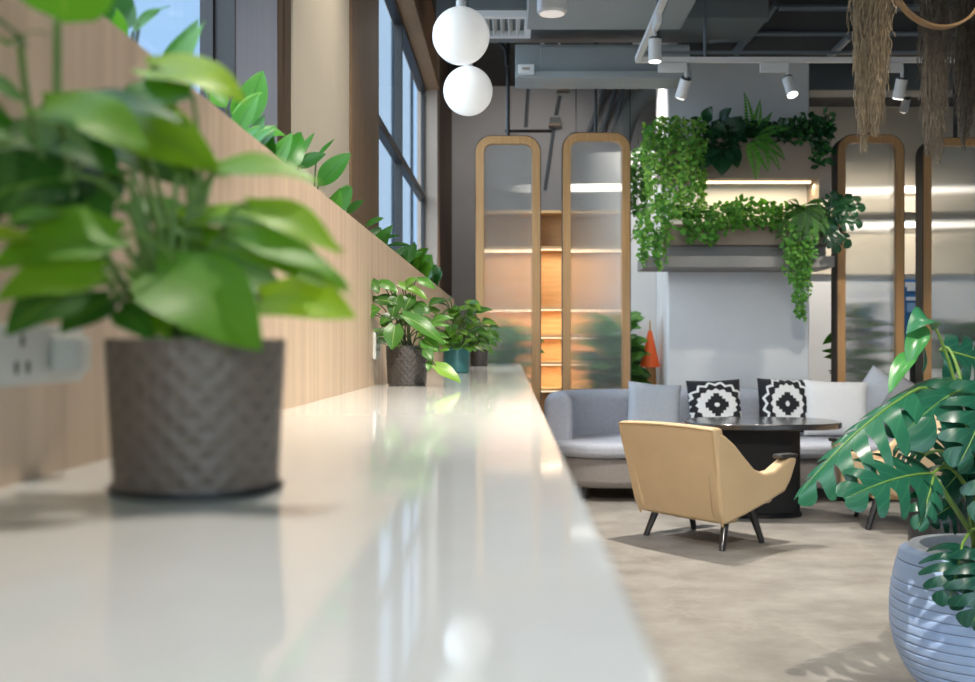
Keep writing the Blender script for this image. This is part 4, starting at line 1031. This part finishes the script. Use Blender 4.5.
# ------------------------------------------------------------------ armchairs (local: x right, y forward, z up; origin under back-top midpoint)
def armchair(loc, rz, lab):
    t = thing('armchair', lab, 'armchair', loc, rz, 'tan leather armchairs')
    # back shell: a leaning, tapered, slightly bowed slab
    n, k = 10, 10
    m = MB(); vs = []; fs = []
    def bp_(u, v, s):   # u -1..1, v 0..1 bottom to top, s 0 outer / 1 inner
        hw = .352 + .05 * v ** .8
        y = .135 * (1 - v) ** 1.1 - .02 * (1 - u * u) + (.085 + .05 * (1 - v)) * s
        z = .15 + .55 * v + .012 * (1 - u * u) * v
        return V((u * hw * (1 - .02 * s), y, z))
    for s in (0, 1):
        for i in range(n + 1):
            for j in range(k + 1): vs.append(bp_(2 * i / n - 1, j / k, s))
    K = k + 1; O = (n + 1) * K
    for i in range(n):
        for j in range(k):
            a = (i * K + j, (i + 1) * K + j, (i + 1) * K + j + 1, i * K + j + 1)
            fs.append(a); fs.append(tuple(O + q for q in a[::-1]))
    for i in range(n):
        fs.append((i * K, O + i * K, O + (i + 1) * K, (i + 1) * K)); fs.append((i * K + k, (i + 1) * K + k, O + (i + 1) * K + k, O + i * K + k))
    for j in range(k):
        fs.append((j, j + 1, O + j + 1, O + j)); fs.append((n * K + j, O + n * K + j, O + n * K + j + 1, n * K + j + 1))
    bkr = m.add(vs, fs).build('backrest', M['leather'], t, bevel=.022, seg=3, local=True)
    # piping round the outer back
    pth = [bp_(-1, j / k, 0) for j in range(k + 1)] + [bp_(2 * i / n - 1, 1, 0) for i in range(1, n + 1)] + [bp_(1, 1 - j / k, 0) for j in range(1, k + 1)]
    pth = [p + V((0, .004, 0)) for p in pth]
    MB().tube([V((p.x * .965, p.y - .002, p.z - .012)) for p in pth], .006, 6).build('piping', M['leatherseam'], bkr, local=True)
    # sides
    prof = [(.03, .685), (.10, .655), (.18, .60), (.26, .525), (.34, .455), (.42, .425), (.50, .435), (.565, .475), (.63, .505), (.685, .50), (.675, .46), (.64, .37), (.60, .31), (.45, .25), (.28, .19), (.135, .15), (.10, .22), (.06, .40), (.035, .55)]
    for sg in (-1, 1):
        vs = []; nn = len(prof)
        for lay, th in ((0, 0), (1, .085)):
            for (y, z) in prof:
                v = min(1, max(0, (z - .15) / .55))
                out = .352 + .047 * v ** .8 + .03 * min(1, y / .6) 
                vs.append(V((sg * (out - th * (1.0 if z < .40 or y < .3 else 1.05)), y, z)))
        fs = [tuple(range(nn)), tuple(range(2 * nn - 1, nn - 1, -1))] + [((i + 1) % nn, i, nn + i, nn + (i + 1) % nn) for i in range(nn)]
        if sg < 0: fs = [f[::-1] for f in fs]
        arm = MB().add(vs, fs).build('armrest', M['leather'], t, bevel=.018, seg=3, local=True)
        xo = .352 + .047 * .6 + .03
        MB().box((sg * (xo - .043), .63, .513), (.075, .14, .024), mtx=Matrix.Rotation(.22, 3, 'X') if False else None).build('arm_cap', M['blackwood'], arm, bevel=.008, local=True)
    MB().prism(rrect(-.27, .20, .27, .66, .05), .22, .40).build('seat_cushion', M['leather'], t, bevel=.035, seg=4, local=True)
    MB().prism(rrect(-.275, .17, .275, .50, .04), .19, .235).build('seat_frame', M['leather'], t, bevel=.01, local=True)
    for (x, y, dx, dy) in ((-.27, .23, -.035, -.085), (.28, .23, .045, -.085), (-.25, .46, -.03, .07), (.25, .46, .03, .07)):
        MB().tube([(x + dx, y + dy, 0), (x, y, .21)], [.017, .026], 12).build('leg', M['blackwood'], t, local=True)
    return t
ANG = math.atan2(-.81, .58)
ch = armchair((.87, 6.38, 0), ANG, 'tan leather armchair seen from behind in front of the black table')
c2_ = copy_tree(ch); c2_.location = (2.80, 7.10, 0); c2_.rotation_euler = (0, 0, math.radians(80)); c2_['label'] = 'tan armchair mostly hidden behind the big monstera leaves'

# drum stool behind the monstera
p = V((2.475, 6.40, 0))
t = thing('drum_stool', 'dark round drum side table behind the blue pot', 'side table', p)
MB().lathe([(.001, 0), (.165, 0), (.168, .02), (.168, .37), (.16, .385)], p, 40).build('drum', M['blackwood'], t)
MB().lathe([(.001, .40), (.175, .40), (.18, .395), (.18, .387), (.001, .385)], p, 40).build('drum_top', M['tabletop'], t)

# ------------------------------------------------------------------ monstera
pc_ = V(((986 - VX) * 3.6 / F, 3.6, 0))
t = thing('potted_monstera', 'big split leaf monstera in a round pale blue ribbed pot at the right', 'potted plant', pc_)
prof = [(.001, 0), (.15, 0), (.17, .01)]
zs = [.02 + .46 * i / 90 for i in range(91)]
def potr(z):
    u = (z - .275) / .275
    return .302 * math.sqrt(max(0, 1 - (u * .62 if u > 0 else u * .83) ** 2))
bands = 15
for z in zs:
    ph = ((z - .02) / .46 * bands) % 1
    g = .0035 if (ph < .14) else 0
    prof.append((potr(z) - g, z))
prof += [(.246, .487), (.240, .494)]
mp = MB().lathe(prof, pc_, 72).build('pot', M['potblue'], t)
gm = MB()
for i in range(1, bands):
    z = .02 + .46 * i / bands + .002
    gm.lathe([(potr(z) - .0028, z - .0022), (potr(z) - .0012, z), (potr(z) - .0028, z + .0022)], pc_, 72)
gm.build('groove_lines', M['potgroove'], mp)
MB().lathe([(.243, .490), (.236, .500), (.205, .500), (.200, .49), (.198, .40)], pc_, 64).build('pot_rim', M['potlip'], mp)
MB().lathe([(.001, .43), (.1985, .43)], pc_, 48).build('soil', M['soil'], mp)
fo = MB(); st = MB()
def mon(bx, by, tx, ty, wpx, Yb, Yt, up, tint, lobes=6, droop=.12, sd=.35, bend=0, wl=1, wr=1, stem=True, ctrl=None, gap=.42):
    b_, tp = at(bx, by, Yb), at(tx, ty, Yt)
    fo.monstera(b_, tp, wpx * (Yb + Yt) / 2 / F, up, droop, sd, tint, lobes, bend=bend, wl=wl, wr=wr, gap=gap)
    # raised midrib
    d = tp - b_; L = d.length; side = d.cross(V(up)).normalized(); nrm = side.cross(d).normalized()
    mid = [b_ + d * q + nrm * (droop * L * 4 * q * (1 - q) + .002) + side * (bend * L * 4 * q * (1 - q)) for q in [i / 10 * .96 for i in range(11)]]
    st.tube(mid, [.0045 * (1 - i / 12) for i in range(11)], 6)
    if stem:
        root = pc_ + V((U(-.07, .07), U(-.06, .06), .42))
        cc = V(ctrl) if ctrl else V(((root.x + b_.x) / 2, (root.y + b_.y) / 2, max(root.z, b_.z) + .10))
        st.tube(bez(root, cc, b_, 12), [.009 - .0045 * i / 12 for i in range(13)], 8)
mon(912, 392, 800, 494, 100, 3.45, 3.35, (-.55, -.75, .55), .46, 7, .08, .35, wl=1.05, wr=.3, gap=.52)
mon(932, 474, 846, 498, 96, 3.4, 3.2, (-.1, -.85, .65), .24, 5, .08, .2, gap=.58)
mon(988, 398, 905, 432, 124, 3.7, 3.35, (-.1, -.75, .85), .22, 5, .16, .55, gap=.25)
mon(940, 350, 1000, 372, 70, 3.7, 3.75, (0, -.9, .4), .1, 5, .1, .4)
mon(985, 385, 958, 465, 84, 3.45, 3.3, (.3, -1, .3), .16, 5, .1, .4)
mon(933, 478, 918, 528, 40, 3.35, 3.25, (-.2, -1, .2), .3, 4, .1, .3, stem=False)
mon(962, 545, 948, 604, 80, 3.32, 3.2, (-.2, -.9, .5), .03, 5, .14, .4)
mon(985, 550, 972, 625, 80, 3.25, 3.15, (.1, -.9, .5), .0, 5, .14, .4)
mon(945, 470, 990, 490, 80, 3.6, 3.5, (0, -.7, .7), .12, 5, .1, .4)
mon(925, 455, 895, 448, 50, 3.75, 3.8, (0, -.7, .6), .15, 5, .1, .3)
mon(940, 470, 960, 430, 60, 3.8, 3.85, (0, -.9, .2), .1, 5, .05, .2)
mon(960, 500, 930, 520, 60, 3.75, 3.7, (0, -.9, .4), .08, 5, .1, .3)
mon(1010, 430, 985, 520, 90, 3.5, 3.3, (0, -1, .3), .12, 5, .1, .4)
mon(975, 455, 935, 500, 60, 3.6, 3.5, (0, -.9, .5), .14, 5, .1, .4)
# young leaf still unrolling: upright, arching over
b_ = at(934, 330, 3.5)
fo.leaf(at(932, 330, 3.5), at(906, 334, 3.44), 30 * 3.45 / F, (.1, -.6, .9), 'lance', .42, .3, .55, 14, .01)
fo.leaf(at(926, 326, 3.48), at(908, 366, 3.44), 22 * 3.45 / F, (-.5, -.9, .2), 'lance', .12, .5, .7, 14, .02)
fo.leaf(at(921, 340, 3.46), at(922, 376, 3.46), 11 * 3.45 / F, (.9, -.6, .2), 'lance', .05, .4, .4, 12, .02)
fo.leaf(at(918, 350, 3.47), at(889, 393, 3.42), 20 * 3.45 / F, (-.7, -.8, .3), 'lance', .10, .45, .78, 14, .02)
st.tube(bez(at(985, 540, 3.6), at(960, 370, 3.6), at(934, 326, 3.5), 14), [.009 - .005 * i / 14 for i in range(15)], 8)
st.tube(bez(at(985, 555, 3.5), at(955, 505, 3.42), at(931, 474, 3.4), 10), .0085, 8)
fo.build('foliage', M['lmon'], t, attr=True)
st.build('stems', M['stem'], t)

# ------------------------------------------------------------------ daylight
w = bpy.data.worlds.new('sky'); scn.world = w; w.use_nodes = True
nt_ = w.node_tree; bg = nt_.nodes['Background']
tcw = nt_.nodes.new('ShaderNodeTexCoord'); sx = nt_.nodes.new('ShaderNodeSeparateXYZ'); nt_.links.new(tcw.outputs['Generated'], sx.inputs[0])
rmp = nt_.nodes.new('ShaderNodeValToRGB')
mr = nt_.nodes.new('ShaderNodeMapRange'); mr.inputs[1].default_value = -1; mr.inputs[2].default_value = 1
nt_.links.new(sx.outputs[1], mr.inputs[0]); nt_.links.new(mr.outputs[0], rmp.inputs[0])
e = rmp.color_ramp.elements
e[0].position = .35; e[0].color = (.82, .92, 1.0, 1); e[1].position = .93; e[1].color = (.083, .124, .178, 1)
x = e.new(.72); x.color = (.42, .58, .80, 1)
mz = nt_.nodes.new('ShaderNodeMapRange'); mz.inputs[1].default_value = -.08; mz.inputs[2].default_value = .06; mz.inputs[3].default_value = .28; mz.inputs[4].default_value = 1.0
nt_.links.new(sx.outputs[2], mz.inputs[0])
mm = nt_.nodes.new('ShaderNodeMixRGB'); mm.blend_type = 'MULTIPLY'; mm.inputs[0].default_value = 1
nt_.links.new(rmp.outputs[0], mm.inputs[1]); nt_.links.new(mz.outputs[0], mm.inputs[2]); nt_.links.new(mm.outputs[0], bg.inputs['Color'])
bg.inputs['Strength'].default_value = 4.3

# ------------------------------------------------------------------ camera
cd = bpy.data.cameras.new('camera'); cam = bpy.data.objects.new('camera', cd); COL.objects.link(cam)
cam.location = (0, 0, CAMZ); cam.rotation_euler = (PI / 2, 0, 0)
cd.sensor_width = 36; cd.lens = F / 975 * 36
cd.shift_x = (487.5 - VX) / 975; cd.shift_y = (VY - 341) / 975
cd.dof.use_dof = True; cd.dof.focus_distance = 4.3; cd.dof.aperture_fstop = 3.7
cd.clip_start = .02
scn.camera = cam
scn.view_settings.view_transform = 'Standard'; scn.view_settings.look = 'None'; scn.view_settings.gamma = 1
scn.view_settings.exposure = 0.5
scn.cycles.use_denoising = True
scn.cycles.sample_clamp_indirect = 6
